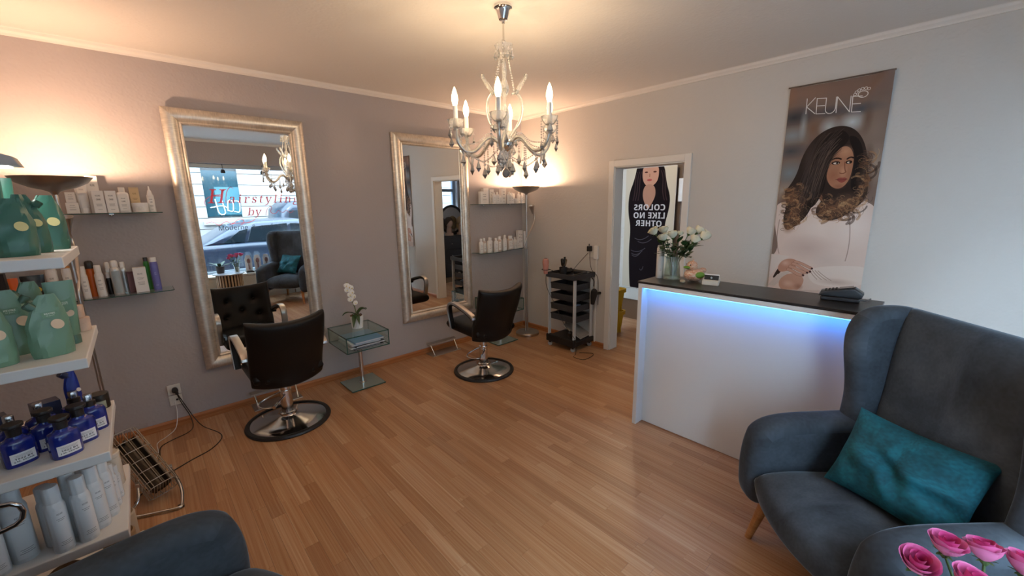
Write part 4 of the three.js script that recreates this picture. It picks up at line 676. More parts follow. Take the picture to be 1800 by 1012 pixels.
{
  const g = 'dark green pouches on the top shelf', y = SH[0] + 0.0005;
  pouch('dark green pouch at the front edge of the top shelf', [-4.055, y, 1.83], 0.10, 0.185, 0.06, 0.25, 1, pouchA, capA, discA, g);
  pouch('slim dark green pouch tucked behind the front one on the top shelf', [-4.03, y, 1.72], 0.085, 0.20, 0.05, 0.3, -1, pouchA, capA, discA, g);
  pouch('dark green pouch nearest the right end of the top shelf', [-4.005, y, 1.59], 0.105, 0.20, 0.06, 0.2, 1, pouchA, capA, discA, g);
  squeezeTube('tall dark green tube with yellow disc, partly cut by the picture edge', [-4.20, y, 1.78], 0.10, 0.265, 0.2, { group: g, m: pouchA, cap: capA, disc: discA });
  squeezeTube('tall dark green tube behind the front pouch on the top shelf', [-4.125, y, 1.70], 0.105, 0.262, 0.15, { group: g, m: pouchA, cap: capA, disc: discA });
  squeezeTube('tall dark green tube at the back of the top shelf', [-4.12, y, 1.55], 0.105, 0.262, 0.2, { group: g, m: pouchA, cap: capA });
  const gb = 'light green pouches on the second shelf', y1 = SH[1] + 0.0005;
  pouch('light green pouch standing foremost on the second shelf, beside the tube', [-4.03, y1, 1.86], 0.105, 0.21, 0.062, 0.35, 1, pouchB, capB, discB, gb);
  pouch('light green pouch behind the foremost one on the second shelf', [-4.09, y1, 1.655], 0.095, 0.235, 0.055, 0.2, 1, pouchB, capB, discB, gb);
  pouch('light green pouch in the middle of the second shelf', [-4.115, y1, 1.755], 0.11, 0.225, 0.062, 0.25, -1, pouchB, capB, discB, gb);
  pouch('light green pouch at the front left of the second shelf', [-4.155, y1, 1.89], 0.105, 0.20, 0.06, 0.35, 1, pouchB, capB, discB, gb);
  pouch('light green pouch farthest left at the back of the second shelf', [-4.235, y1, 1.80], 0.10, 0.21, 0.055, 0.3, -1, pouchB, capB, discB, gb);
  squeezeTube('light green tube standing on its cap at the right of the second shelf', [-4.0, y1, 1.725], 0.076, 0.235, 0.2, { group: gb, m: pouchB, cap: capB, disc: discB, l: pouchLabelB });
  const peach = M([0.70, 0.52, 0.40], 0.5);
  jar('peach jar at the bottom of the short stack behind the green tube', [-3.985, y1, 1.52], 0.028, 0.055, 0, { m: peach, lid: peach, l: peach });
  jar('peach jar on top of the short stack behind the green tube', [-3.99, y1 + 0.0555, 1.515], 0.022, 0.05, 0, { m: peach, lid: peach, l: peach });
  jar('wide flat peach jar behind the pouches on the second shelf', [-4.16, y1, 1.51], 0.05, 0.075, 0, { m: peach, lid: peach, l: peach });
}
{ // blue bottles
  const g = 'blue bottles on the third shelf', y = SH[2] + 0.0005, blue = M([0.010, 0.022, 0.22], 0.12, 0, { clearcoat: 0.6, clearcoatRoughness: 0.05 }), cap = M([0.018, 0.017, 0.018], 0.4), silverCap = M([0.45, 0.45, 0.46], 0.2, 1);
  const bottle = (label, x, z, spray, turn) => {
    const t = T('blue_bottle', label, 'bottle', [x, y, z], turn, g), w = 0.041, d = 0.028;
    part('bottle_body', [loft([ring(0, 0, 0, w * 0.95, d * 0.95, 28, 2.6), ring(0, 0.004, 0, w, d, 28, 2.6), ring(0, 0.078, 0, w, d, 28, 2.6), ring(0, 0.088, 0, w * 0.9, d * 0.9, 28, 2.4), ring(0, 0.094, 0, w * 0.6, d * 0.68, 28, 2), ring(0, 0.102, 0, 0.018, 0.018, 28, 2)], true, 0.6)], blue, t);
    part('cap', [spray ? lathe([[0, 0.10], [0.0185, 0.10], [0.019, 0.118], [0.015, 0.121], [0, 0.121]], 0, 0, 0, 22) : lathe([[0, 0.10], [0.017, 0.10], [0.0185, 0.128], [0.026, 0.133], [0.0265, 0.142], [0.025, 0.144], [0, 0.144]], 0, 0, 0, 24)], cap, t);
    if (spray) part('spray_head', [lathe([[0, 0.121], [0.0135, 0.121], [0.0135, 0.144], [0.012, 0.147], [0, 0.147]], 0, 0, 0, 20)], silverCap, t);
    part('printed_label', [(() => { const P = ring(0, 0, 0, w + 0.0006, d + 0.0006, 64, 2.6).map(q => q), pick = P.filter(q => q[2] > 0 && Math.abs(q[0]) < w * 0.72).sort((a, b) => a[0] - b[0]); const x0 = pick[0][0], x1 = pick[pick.length - 1][0]; const at2 = u => { const xx = x0 + (x1 - x0) * u; for (let i = 1; i < pick.length; i++) if (pick[i][0] >= xx - 1e-9) { const k = (xx - pick[i - 1][0]) / (pick[i][0] - pick[i - 1][0] || 1); return [xx, pick[i - 1][2] + (pick[i][2] - pick[i - 1][2]) * k]; } return [xx, pick[pick.length - 1][2]]; }; return patch((u, v) => { const [a, b] = at2(u); return [a, 0.012 + 0.036 * v, b + 0.0004]; }, 14, 1); })()], blueLabel, t);
  };
  bottle('blue bottle with black stopper at the left front of the third shelf', -4.165, 1.86, 0, 0.45);
  bottle('blue bottle with black stopper second from the left on the third shelf', -4.105, 1.79, 0, 0.4);
  bottle('blue bottle with black stopper foremost on the third shelf', -4.055, 1.90, 0, 0.4);
  bottle('blue bottle with black stopper behind the foremost one on the third shelf', -4.02, 1.82, 0, 0.4);
  bottle('blue spray bottle nearest the right edge of the third shelf', -3.995, 1.735, 1, 0.35);
  bottle('blue spray bottle at the left behind the stopper bottles', -4.185, 1.775, 1, 0.4);
  bottle('blue spray bottle in the second row beside the blue carton', -4.125, 1.705, 1, 0.4);
  bottle('blue spray bottle in the middle of the second row', -4.04, 1.655, 1, 0.4);
  const navy = M([0.02, 0.03, 0.085], 0.45);
  cartonBox('dark blue carton behind the blue spray bottles', [-4.125, y, 1.59], 0.075, 0.11, 0.06, 0.3, { m: navy, l: M([0.03, 0.042, 0.10], 0.4) });
  cartonBox('dark blue carton at the left beside the white support', [-4.23, y, 1.68], 0.05, 0.125, 0.05, 0.3, { m: navy, l: M([0.03, 0.042, 0.10], 0.4) });
  pouch('pointed blue foil pouch standing at the back of the third shelf', [-4.05, y, 1.55], 0.05, 0.23, 0.05, 0.6, 1, M([0.012, 0.03, 0.26], 0.3), navy, M([0.7, 0.7, 0.7], 0.5));
  jar('black jar at the back right of the third shelf', [-3.988, y, 1.505], 0.033, 0.065, 0, { m: M([0.02, 0.016, 0.012], 0.3), lid: M([0.02, 0.016, 0.012], 0.3), l: M([0.4, 0.42, 0.3], 0.5) });
}
{ // white sprays
  const g = 'white spray cans on the fourth shelf', y = SH[3] + 0.0005, wm = M([0.70, 0.735, 0.76], 0.35);
  const S = (label, x, z, r, h, ch = 0.24) => roundBottle(label, [x, y, z], r, h, 0.45, { group: g, m: wm, cap: wm, ch, cr: 0.8, sh: 0.07, l: sprayLabel, name: 'spray_can', cat: 'spray can', ang: 0 });
  S('white spray can foremost at the front edge of the fourth shelf', -4.11, 1.945, 0.0265, 0.245);
  S('white spray can second along the front of the fourth shelf', -4.05, 1.935, 0.0265, 0.245);
  S('white spray can third along the front of the fourth shelf', -4.02, 1.885, 0.0265, 0.245);
  S('white spray can fourth along the front of the fourth shelf', -3.998, 1.83, 0.0265, 0.245);
  S('slim white spray can at the right end of the fourth shelf row', -3.985, 1.775, 0.019, 0.18);
  S('small white spray can behind the slim one on the fourth shelf', -3.978, 1.715, 0.018, 0.14);
  S('white spray can directly behind the foremost one on the fourth shelf', -4.135, 1.885, 0.0265, 0.225);
  S('white spray can in the second row of the fourth shelf', -4.078, 1.875, 0.0265, 0.245);
  S('white spray can in the third row of the fourth shelf', -4.06, 1.80, 0.0265, 0.245);
  S('large white spray can left of the foremost one on the fourth shelf', -4.205, 1.905, 0.033, 0.262, 0.2);
  S('large white spray can cut by the picture edge on the fourth shelf', -4.262, 1.945, 0.033, 0.24, 0.2);
  roundBottle('tall cream tub at the back right of the fourth shelf', [-3.995, y, 1.60], 0.038, 0.15, 0, { m: cream, cap: cream, ch: 0.12, cr: 1.02, l: cream, sh: 0.01, name: 'cream_tub', cat: 'tub' });
  roundBottle('cream tub behind the white spray cans on the fourth shelf', [-4.08, y, 1.57], 0.032, 0.15, 0, { m: cream, cap: cream, ch: 0.12, cr: 1.02, l: cream, sh: 0.01, name: 'cream_tub', cat: 'tub' });
  const tan = M([0.34, 0.22, 0.12], 0.85), tan2 = M([0.5, 0.40, 0.29], 0.85), y4 = SH[4] + 0.0005;
  [['rolled brown towel foremost on the lowest shelf', -4.03, 1.88, tan], ['rolled brown towel second on the lowest shelf', -4.0, 1.76, tan], ['rolled beige towel at the back of the lowest shelf', -4.0, 1.62, tan2], ['rolled brown towel at the left of the lowest shelf', -4.14, 1.86, tan]].forEach(([label, x, z, m]) => single('rolled_towel', label, 'towel', [lathe([[0, 0.002], [0.046, 0], [0.05, 0.01], [0.05, 0.22], [0.044, 0.226], [0.036, 0.218], [0.032, 0.226], [0.022, 0.218], [0.016, 0.226], [0, 0.220]], 0, 0, 0, 22)], m, [x, y4, z], 0, 'rolled towels on the lowest shelf'));
}
// ---------- banner on the pale wall ----------
{
  const tex = canvasTex(736, 2048, (c, W_, H_) => {
    const X = u => u * W_, Y = v => v * H_;
    c.fillStyle = '#7d6a60'; c.fillRect(0, 0, W_, H_);
    const blot = (u, v, ru, rv, col, a) => { const g = c.createRadialGradient(0, 0, 0, 0, 0, 1); g.addColorStop(0, col); g.addColorStop(1, col + '00'); c.save(); c.globalAlpha = a; c.translate(X(u), Y(v)); c.scale(X(ru), Y(rv)); c.fillStyle = g; c.beginPath(); c.arc(0, 0, 1, 0, 7); c.fill(); c.restore(); };
    // blurred street behind the woman
    for (const [u, v, ru, rv, col, a] of [[0.15, 0.03, 0.7, 0.07, '#8f7161', 1], [0.75, 0.04, 0.5, 0.06, '#84695c', 1], [0.08, 0.13, 0.3, 0.05, '#3c3d42', 1], [0.45, 0.125, 0.2, 0.03, '#4a4a4f', 0.9], [0.75, 0.13, 0.25, 0.03, '#4d545d', 0.9], [0.08, 0.21, 0.24, 0.05, '#8a9296', 1], [0.08, 0.28, 0.24, 0.04, '#4c4e52', 1], [0.1, 0.38, 0.22, 0.07, '#7e878b', 1], [0.3, 0.19, 0.1, 0.07, '#7e614e', 1], [0.46, 0.19, 0.12, 0.05, '#b4babc', 1], [0.68, 0.18, 0.16, 0.05, '#c0cace', 1], [0.9, 0.22, 0.16, 0.14, '#8b7a6e', 1], [0.95, 0.36, 0.14, 0.1, '#a09184', 1], [0.82, 0.17, 0.06, 0.08, '#6d5647', 0.8], [0.19, 0.17, 0.05, 0.08, '#b0b8ba', 0.7], [0.05, 0.46, 0.2, 0.05, '#a39588', 1]]) blot(u, v, ru, rv, col, a);
    // lettering
    c.strokeStyle = '#e6e2dc'; c.lineWidth = 6; c.lineCap = 'round'; c.lineJoin = 'round';
    const L = pts => { c.beginPath(); pts.forEach(([u, v], i) => (i ? c.lineTo(X(u), Y(v)) : c.moveTo(X(u), Y(v)))); c.stroke(); };
    L([[0.195, 0.055], [0.20, 0.120]]); L([[0.28, 0.056], [0.198, 0.090], [0.295, 0.124]]);
    L([[0.39, 0.064], [0.30, 0.060], [0.308, 0.126], [0.40, 0.129]]); L([[0.304, 0.092], [0.385, 0.095]]);
    L([[0.395, 0.064], [0.398, 0.11]]); c.beginPath(); c.moveTo(X(0.398), Y(0.11)); c.bezierCurveTo(X(0.40), Y(0.138), X(0.495), Y(0.14), X(0.498), Y(0.11)); c.stroke(); L([[0.498, 0.11], [0.495, 0.066]]);
    L([[0.51, 0.132], [0.505, 0.066], [0.64, 0.136], [0.635, 0.072]]);
    L([[0.74, 0.079], [0.652, 0.074], [0.66, 0.138], [0.745, 0.142]]); L([[0.656, 0.105], [0.735, 0.108]]);
    c.lineWidth = 6; c.beginPath(); c.ellipse(X(0.745), Y(0.072), 34, 26, 0.2, 0, 7); c.stroke(); c.lineWidth = 4;
    for (let i = 0; i < 6; i++) { const a = -PI * 0.95 + i * 0.42; c.beginPath(); c.arc(X(0.745) + 56 * Math.cos(a), Y(0.072) + 46 * Math.sin(a), 10, 0, 7); c.stroke(); }
    // sweater
    const poly = (pts, col) => { c.fillStyle = col; c.beginPath(); pts.forEach(([u, v], i) => { if (i === 0) c.moveTo(X(u), Y(v)); else { const [pu, pv] = pts[i - 1]; void pu; void pv; c.lineTo(X(u), Y(v)); } }); c.closePath(); c.fill(); };
    const curveP = (pts, col) => { c.fillStyle = col; c.beginPath(); const n = pts.length; c.moveTo(X((pts[0][0] + pts[n - 1][0]) / 2), Y((pts[0][1] + pts[n - 1][1]) / 2)); for (let i = 0; i < n; i++) { const a = pts[i], b = pts[(i + 1) % n]; c.quadraticCurveTo(X(a[0]), Y(a[1]), X((a[0] + b[0]) / 2), Y((a[1] + b[1]) / 2)); } c.closePath(); c.fill(); };
    curveP([[-0.05, 0.53], [0.15, 0.505], [0.42, 0.475], [0.62, 0.485], [0.95, 0.515], [1.05, 0.56], [1.05, 0.9], [1.05, 1.05], [-0.05, 1.05], [-0.02, 0.8], [0.08, 0.74], [0.02, 0.66]], '#d9c4b8');
    blot(0.85, 0.62, 0.25, 0.12, '#e6d8d0', 0.9); blot(0.5, 0.62, 0.3, 0.1, '#e2d1c6', 0.9); blot(0.4, 0.73, 0.3, 0.07, '#bfa79c', 0.8); blot(0.62, 0.78, 0.2, 0.05, '#cdb9ae', 0.8);
    c.strokeStyle = '#8d7468'; c.lineWidth = 7; c.globalAlpha = 0.65; c.beginPath(); c.moveTo(X(0.80), Y(0.61)); c.quadraticCurveTo(X(0.84), Y(0.7), X(0.81), Y(0.78)); c.stroke(); c.beginPath(); c.moveTo(X(0.05), Y(0.6)); c.quadraticCurveTo(X(0.02), Y(0.7), X(0.09), Y(0.765)); c.stroke(); c.globalAlpha = 1;
    // neck, collar, face
    curveP([[0.44, 0.40], [0.66, 0.42], [0.64, 0.50], [0.56, 0.525], [0.44, 0.51]], '#6e4a3b');
    c.strokeStyle = '#e3d2c6'; c.lineWidth = 16; c.beginPath(); c.moveTo(X(0.40), Y(0.505)); c.quadraticCurveTo(X(0.52), Y(0.53), X(0.66), Y(0.50)); c.stroke();
    // hair mass behind
    const hair = '#332824';
    curveP([[0.34, 0.22], [0.52, 0.185], [0.70, 0.20], [0.82, 0.26], [0.88, 0.34], [0.91, 0.42], [0.93, 0.50], [0.80, 0.56], [0.66, 0.60], [0.50, 0.60], [0.42, 0.56], [0.50, 0.50], [0.46, 0.45], [0.36, 0.58], [0.26, 0.62], [0.14, 0.66], [0.08, 0.60], [0.12, 0.52], [0.05, 0.48], [0.18, 0.40], [0.22, 0.30]], hair);
    curveP([[0.50, 0.335], [0.57, 0.285], [0.68, 0.275], [0.745, 0.315], [0.75, 0.37], [0.735, 0.42], [0.69, 0.452], [0.62, 0.462], [0.54, 0.442], [0.495, 0.40]], '#a8765b');
    blot(0.66, 0.30, 0.09, 0.03, '#c39474', 0.8); blot(0.66, 0.385, 0.05, 0.03, '#c8987a', 0.8); blot(0.57, 0.40, 0.09, 0.04, '#97634b', 0.7); blot(0.64, 0.45, 0.08, 0.015, '#8a5a45', 0.6); blot(0.72, 0.40, 0.03, 0.04, '#9a6a52', 0.7);
    // features
    c.strokeStyle = '#261814'; c.lineWidth = 12; c.beginPath(); c.moveTo(X(0.535), Y(0.332)); c.quadraticCurveTo(X(0.58), Y(0.322), X(0.625), Y(0.332)); c.stroke(); c.beginPath(); c.moveTo(X(0.685), Y(0.333)); c.quadraticCurveTo(X(0.715), Y(0.322), X(0.742), Y(0.330)); c.stroke();
    for (const [u, w] of [[0.578, 0.042], [0.705, 0.032]]) { c.fillStyle = '#2a1a16'; c.beginPath(); c.ellipse(X(u), Y(0.347), X(w), Y(0.0075), 0, 0, 7); c.fill(); c.fillStyle = '#cfc3b6'; c.beginPath(); c.ellipse(X(u + 0.003), Y(0.3485), X(w * 0.66), Y(0.0042), 0, 0, 7); c.fill(); c.fillStyle = '#2c2018'; c.beginPath(); c.arc(X(u + 0.013), Y(0.348), 8, 0, 7); c.fill(); }
    c.strokeStyle = '#7d4f3c'; c.lineWidth = 7; c.beginPath(); c.moveTo(X(0.665), Y(0.345)); c.quadraticCurveTo(X(0.672), Y(0.38), X(0.69), Y(0.388)); c.quadraticCurveTo(X(0.665), Y(0.398), X(0.63), Y(0.391)); c.stroke();
    curveP([[0.60, 0.418], [0.645, 0.410], [0.665, 0.413], [0.685, 0.410], [0.715, 0.418], [0.685, 0.432], [0.65, 0.434]], '#8e4a42'); c.strokeStyle = '#5b2a27'; c.lineWidth = 4; c.beginPath(); c.moveTo(X(0.60), Y(0.4185)); c.quadraticCurveTo(X(0.66), Y(0.424), X(0.712), Y(0.4185)); c.stroke();
    // hair over the face sides and curls
    curveP([[0.40, 0.24], [0.58, 0.20], [0.68, 0.235], [0.66, 0.268], [0.57, 0.295], [0.515, 0.345], [0.50, 0.40], [0.50, 0.46], [0.42, 0.54], [0.32, 0.55], [0.26, 0.42]], '#241c1a'); curveP([[0.66, 0.23], [0.78, 0.25], [0.85, 0.34], [0.86, 0.44], [0.80, 0.48], [0.745, 0.45], [0.76, 0.37], [0.75, 0.31], [0.70, 0.275]], '#221b1a');
    let s = 3; const R = () => { s = (s * 16807) % 2147483647; return s / 2147483647; };
    // brown lengths: soft masses first, then broad curls, then fine ones
    for (const [u, v, ru, rv, col] of [[0.20, 0.50, 0.17, 0.07, '#6b4c3a'], [0.12, 0.49, 0.11, 0.05, '#7a5842'], [0.20, 0.58, 0.12, 0.06, '#7d5a43'], [0.16, 0.635, 0.08, 0.035, '#94694c'], [0.60, 0.545, 0.2, 0.05, '#6f503c'], [0.74, 0.53, 0.16, 0.06, '#7a5a44'], [0.88, 0.43, 0.09, 0.09, '#5f4a3c'], [0.88, 0.34, 0.06, 0.07, '#5a4a40'], [0.30, 0.33, 0.08, 0.1, '#4a3c36'], [0.56, 0.58, 0.12, 0.03, '#8a6448']]) blot(u, v, ru, rv, col, 0.95);
    const curl = (u, v, r, col, w, a0, turn) => { c.strokeStyle = col; c.lineWidth = w; c.beginPath(); for (let i = 0; i <= 18; i++) { const t = i / 18, a = a0 + t * turn, q = r * (1 - 0.35 * t); const x = X(u) + q * Math.cos(a), y = Y(v) + q * Math.sin(a) * 0.8 + t * r * 0.7; i ? c.lineTo(x, y) : c.moveTo(x, y); } c.stroke(); };
    const place = () => { const k = R(); if (k < 0.38) { const v = 0.43 + 0.21 * R(); return [v > 0.6 ? 0.11 + 0.14 * R() : 0.09 + 0.25 * R(), v]; } if (k < 0.8) return [0.46 + 0.40 * R(), 0.49 + 0.10 * R()]; return [0.82 + 0.10 * R(), 0.31 + 0.2 * R()]; };
    const cols = ['#3a2b25', '#6d4a35', '#a57a55', '#8a6043', '#c39c73', '#4b362c', '#2b2220', '#b58a62'];
    for (let i = 0; i < 90; i++) { const [u, v] = place(); c.globalAlpha = 0.5; curl(u, v, 26 + 34 * R(), cols[Math.floor(R() * 8)], 12 + 12 * R(), R() * 6.3, 2.6); }
    for (let i = 0; i < 260; i++) { const [u, v] = place(); c.globalAlpha = 0.5; curl(u, v, 20 + 36 * R(), cols[Math.floor(R() * 8)], 2 + 3 * R(), R() * 6.3, 3.0); }
    c.globalAlpha = 0.45; for (let i = 0; i < 110; i++) { const u = 0.27 + 0.2 * R(), v = 0.25 + 0.12 * R(); c.strokeStyle = ['#6e5b50', '#3a302c', '#544740', '#2a2422'][i % 4]; c.lineWidth = 2 + 4 * R(); c.beginPath(); c.moveTo(X(u + 0.15), Y(v - 0.05)); c.bezierCurveTo(X(u + 0.02), Y(v), X(u + 0.03), Y(v + 0.05), X(u - 0.08 * R()), Y(v + 0.17)); c.stroke(); } c.globalAlpha = 1;
    // crossed forearms and hands
    curveP([[0.42, 0.84], [0.55, 0.815], [0.85, 0.80], [1.05, 0.80], [1.05, 0.87], [0.9, 0.90], [0.7, 0.905], [0.5, 0.90]], '#e0d0c5'); blot(0.75, 0.88, 0.25, 0.02, '#b89f92', 0.7);
    c.strokeStyle = '#a58c7f'; c.lineWidth = 5; for (const k of [0, 1, 2, 3]) { c.beginPath(); c.moveTo(X(0.46 + k * 0.03), Y(0.835)); c.quadraticCurveTo(X(0.50 + k * 0.04), Y(0.86), X(0.55 + k * 0.05), Y(0.875)); c.stroke(); }
    poly([[0.0, 0.77], [0.22, 0.775], [0.10, 0.82], [0.02, 0.88], [-0.02, 0.9]], '#d8cac0'); curveP([[0.03, 0.90], [0.12, 0.82], [0.2, 0.81], [0.12, 0.87]], '#3d302a'); poly([[0.0, 0.93], [0.1, 0.87], [0.26, 0.84], [0.2, 0.88], [0.08, 0.93]], '#cdbdb2');
    // lower fist, then the upper hand with four bent fingers laid over the sleeve
    curveP([[0.12, 0.90], [0.20, 0.865], [0.30, 0.855], [0.40, 0.87], [0.415, 0.895], [0.37, 0.935], [0.28, 0.95], [0.15, 0.945]], '#c2957f'); blot(0.24, 0.91, 0.08, 0.02, '#d8b09c', 0.9); blot(0.36, 0.92, 0.06, 0.02, '#9a6d59', 0.8);
    const finger = (pts, w, col) => { c.strokeStyle = col; c.lineWidth = w; c.beginPath(); c.moveTo(X(pts[0][0]), Y(pts[0][1])); c.bezierCurveTo(X(pts[1][0]), Y(pts[1][1]), X(pts[2][0]), Y(pts[2][1]), X(pts[3][0]), Y(pts[3][1])); c.stroke(); };
    curveP([[0.09, 0.835], [0.13, 0.80], [0.22, 0.785], [0.30, 0.79], [0.33, 0.81], [0.28, 0.835], [0.20, 0.85], [0.12, 0.858]], '#bd8c76');
    for (const [p, w] of [[[[0.22, 0.84], [0.28, 0.845], [0.33, 0.865], [0.39, 0.862]], 26], [[[0.24, 0.825], [0.31, 0.83], [0.37, 0.85], [0.43, 0.848]], 25], [[[0.27, 0.81], [0.34, 0.815], [0.40, 0.838], [0.46, 0.842]], 24], [[[0.29, 0.80], [0.36, 0.802], [0.42, 0.818], [0.475, 0.826]], 21]]) { finger(p, w + 5, '#8a5f4e'); finger(p, w, '#c59782'); }
    c.fillStyle = '#3b2426'; for (const [u, v] of [[0.395, 0.862], [0.437, 0.848], [0.467, 0.842], [0.482, 0.827]]) { c.beginPath(); c.ellipse(X(u), Y(v), 10, 8, 0.4, 0, 7); c.fill(); }
    blot(0.18, 0.81, 0.07, 0.02, '#d9b3a0', 0.8);
    poly([[0, 0.95], [1, 0.91], [1, 1], [0, 1]], '#cbb6aa');
  });
  const w = 0.575, h = 1.6, t = thing('advertising_banner', 'tall hanging banner of a woman with long wavy brown hair', 'banner', [-0.012, 0.85, 3.195], -PI / 2);
  const g = patch((u, v) => { const k = v; const x = (u - 0.5) * w, top = Math.max(0, k - 0.75) * 4, f = 0.006 * Math.sin(u * 5 + 0.6) * (1 - k) + 0.018 * bell(u - (0.93 - (1 - k) * 1.3), 0.06) * top + 0.014 * bell(u - (0.06 + (1 - k) * 0.6), 0.05) * top + 0.010 * bell(u - 0.97 + (1 - k) * 0.35, 0.05) * top + 0.006 * bell(k - 0.965, 0.02); return [x * (1 + 0.01 * (1 - k)), k * h - 0.012 * (1 - (2 * u - 1) ** 2) * top * 0.3, 0.002 + f]; }, 34, 48);
  part('printed_cloth', [g], new THREE.MeshPhysicalMaterial({ map: tex, roughness: 0.7, specularIntensity: 0.3, side: THREE.DoubleSide }), t);
  part('top_rod', [bar([-w / 2 - 0.012, h + 0.004, 0.006], [w / 2 + 0.004, h + 0.004, 0.006], 0.005)], M([0.14, 0.10, 0.08], 0.5), t);
}
// ---------- back room: panel door with poster, crates ----------
{
  const d = thing('panel_door', 'white panelled door in the back room behind the poster', 'door', [2.359, 0, 0.42], -PI / 2);
  const dw = M([0.62, 0.58, 0.50], 0.5);
  part('leaf', [bb(-0.46, 0.46, 0.005, 2.16, 0, 0.04)], dw, d);
  for (const x of [-0.23, 0.23]) for (const [y0, y1] of [[0.2, 0.72], [0.86, 1.05], [1.2, 2.0]]) part('door_panel', [rbox(0.34, y1 - y0, 0.02, 0.008, x, (y0 + y1) / 2, 0.045, 0, 0, 0, 2)], dw, d);
  const tex = canvasTex(512, 1300, (c, W_, H_) => { // z .0..0.95 -> 0..W, y 2.15 .. 0.21 -> 0..H
    const X = z => (z - 0.10) / 0.85 * W_, Y = y => (2.155 - y) / 1.93 * H_;
    c.fillStyle = '#c9bda6'; c.fillRect(0, 0, W_, H_);
    const cp = (pts, col) => { c.fillStyle = col; c.beginPath(); const n = pts.length; c.moveTo(X((pts[0][0] + pts[n - 1][0]) / 2), Y((pts[0][1] + pts[n - 1][1]) / 2)); for (let i = 0; i < n; i++) { const a = pts[i], b = pts[(i + 1) % n]; c.quadraticCurveTo(X(a[0]), Y(a[1]), X((a[0] + b[0]) / 2), Y((a[1] + b[1]) / 2)); } c.closePath(); c.fill(); };
    cp([[0.30, 2.25], [0.74, 2.25], [0.80, 1.9], [0.87, 1.72], [0.87, 1.55], [0.80, 1.25], [0.84, 1.1], [0.80, 0.8], [0.75, 0.2], [0.70, 0.1], [0.26, 0.1], [0.22, 0.5], [0.20, 0.9], [0.22, 1.22], [0.16, 1.45], [0.16, 1.75], [0.26, 2.0]], '#191214');
    cp([[0.40, 2.2], [0.66, 2.2], [0.67, 2.0], [0.62, 1.90], [0.52, 1.86], [0.43, 1.90], [0.385, 2.02]], '#b98a72');
    cp([[0.44, 1.9], [0.60, 1.9], [0.64, 1.74], [0.56, 1.58], [0.51, 1.5], [0.45, 1.6], [0.40, 1.74]], '#a77c66');
    for (const z of [0.455, 0.60]) { c.fillStyle = '#4a2b26'; c.beginPath(); c.ellipse(X(z), Y(2.085), 17, 8, 0, 0, 7); c.fill(); }
    c.fillStyle = '#a24e48'; c.beginPath(); c.ellipse(X(0.515), Y(1.965), 26, 11, 0, 0, 7); c.fill(); c.fillStyle = '#9c7058'; c.fillRect(X(0.515) - 6, Y(2.06), 12, 34);
    c.strokeStyle = '#3b2a2a'; c.lineWidth = 9; for (const [a, b] of [[0.30, 0.24], [0.34, 0.28], [0.70, 0.78], [0.74, 0.82], [0.37, 0.33]]) { c.beginPath(); c.moveTo(X(a), Y(2.1)); c.bezierCurveTo(X(b), Y(1.95), X(a), Y(1.85), X(b), Y(1.65)); c.stroke(); }
    c.strokeStyle = '#4d464a'; c.lineWidth = 7; for (const [y, z0, z1] of [[1.05, 0.3, 0.55], [1.0, 0.36, 0.6], [0.85, 0.24, 0.5], [0.80, 0.25, 0.45], [0.77, 0.26, 0.42], [0.55, 0.42, 0.48]]) { c.beginPath(); c.moveTo(X(z0), Y(y)); c.quadraticCurveTo(X((z0 + z1) / 2), Y(y - 0.06), X(z1), Y(y + 0.05)); c.stroke(); }
    // the lettering is seen reversed
    c.save(); c.translate(X(0.535), 0); c.scale(-1, 1); c.fillStyle = '#c4bfbc'; c.textAlign = 'center'; c.font = 'bold 86px sans-serif'; c.fillText('COLORS', 0, Y(1.50), 345); c.fillText('LIKE NO', 0, Y(1.375), 345); c.fillText('OTHER', 0, Y(1.25), 300); c.restore();
  });
  const p = thing('wall_poster', 'poster of a dark haired woman with reversed lettering in the back room', 'poster', [2.29, 1.19, 0.525], -PI / 2);
  part('printed_sheet', [at(new THREE.PlaneGeometry(0.85, 1.93), 0, 0, 0.0085)], new THREE.MeshPhysicalMaterial({ map: tex, roughness: 0.9, specularIntensity: 0.2 }), p);
  part('board', [bb(-0.43, 0.43, -0.97, 0.97, 0, 0.008)], M([0.62, 0.58, 0.50], 0.5), p);
  single('switch_box', 'white switch box on the wall beside the back room poster', 'switch', [rbox(0.1, 0.34, 0.04, 0.008, 0, 0, 0)], whitePaint, [2.34, 1.80, 1.02], -PI / 2);
  const yel = M([0.62, 0.40, 0.01], 0.45), crate = (label, y, h) => {
    const t = thing('yellow_crate', label, 'crate', [0.52, y, 0.96], 0, 'yellow crates behind the door frame');
    part('crate_body', [loft([ring(0, 0, 0, 0.17, 0.165, 32, 8), ring(0, h - 0.05, 0, 0.195, 0.19, 32, 8), ring(0, h - 0.05, 0, 0.215, 0.205, 32, 8), ring(0, h - 0.005, 0, 0.215, 0.205, 32, 8), ring(0, h - 0.005, 0, 0.195, 0.185, 32, 8), ring(0, h - 0.03, 0, 0.19, 0.18, 32, 8)], true, 0.4)], yel, t);
    for (const x of [-0.1, 0, 0.1]) part('rib', [rbox(0.014, h - 0.06, 0.012, 0.004, x, (h - 0.06) / 2 + 0.004, 0.178, -0.085, 0, 0, 1)], yel, t);
    part('latch', [rbox(0.03, 0.05, 0.03, 0.008, 0.21, h - 0.03, 0.14)], yel, t);
  };
  crate('yellow crate standing on the floor behind the door frame', 0.0005, 0.285); crate('yellow crate on top of the other behind the door frame', 0.287, 0.285);
  for (const [i, c] of [[0, 0.7], [1, 0.6]]) single('folded_towel', ['white folded towel lying in the upper yellow crate', 'grey folded towel on the white one in the crate'][i], 'towel', [rbox(0.28, 0.045, 0.28, 0.02, 0, 0.0225, 0)], M([c, c * 0.98, c * 0.95], 0.95), [0.51, 0.545 + i * 0.046, 0.96], 0.1 * i);
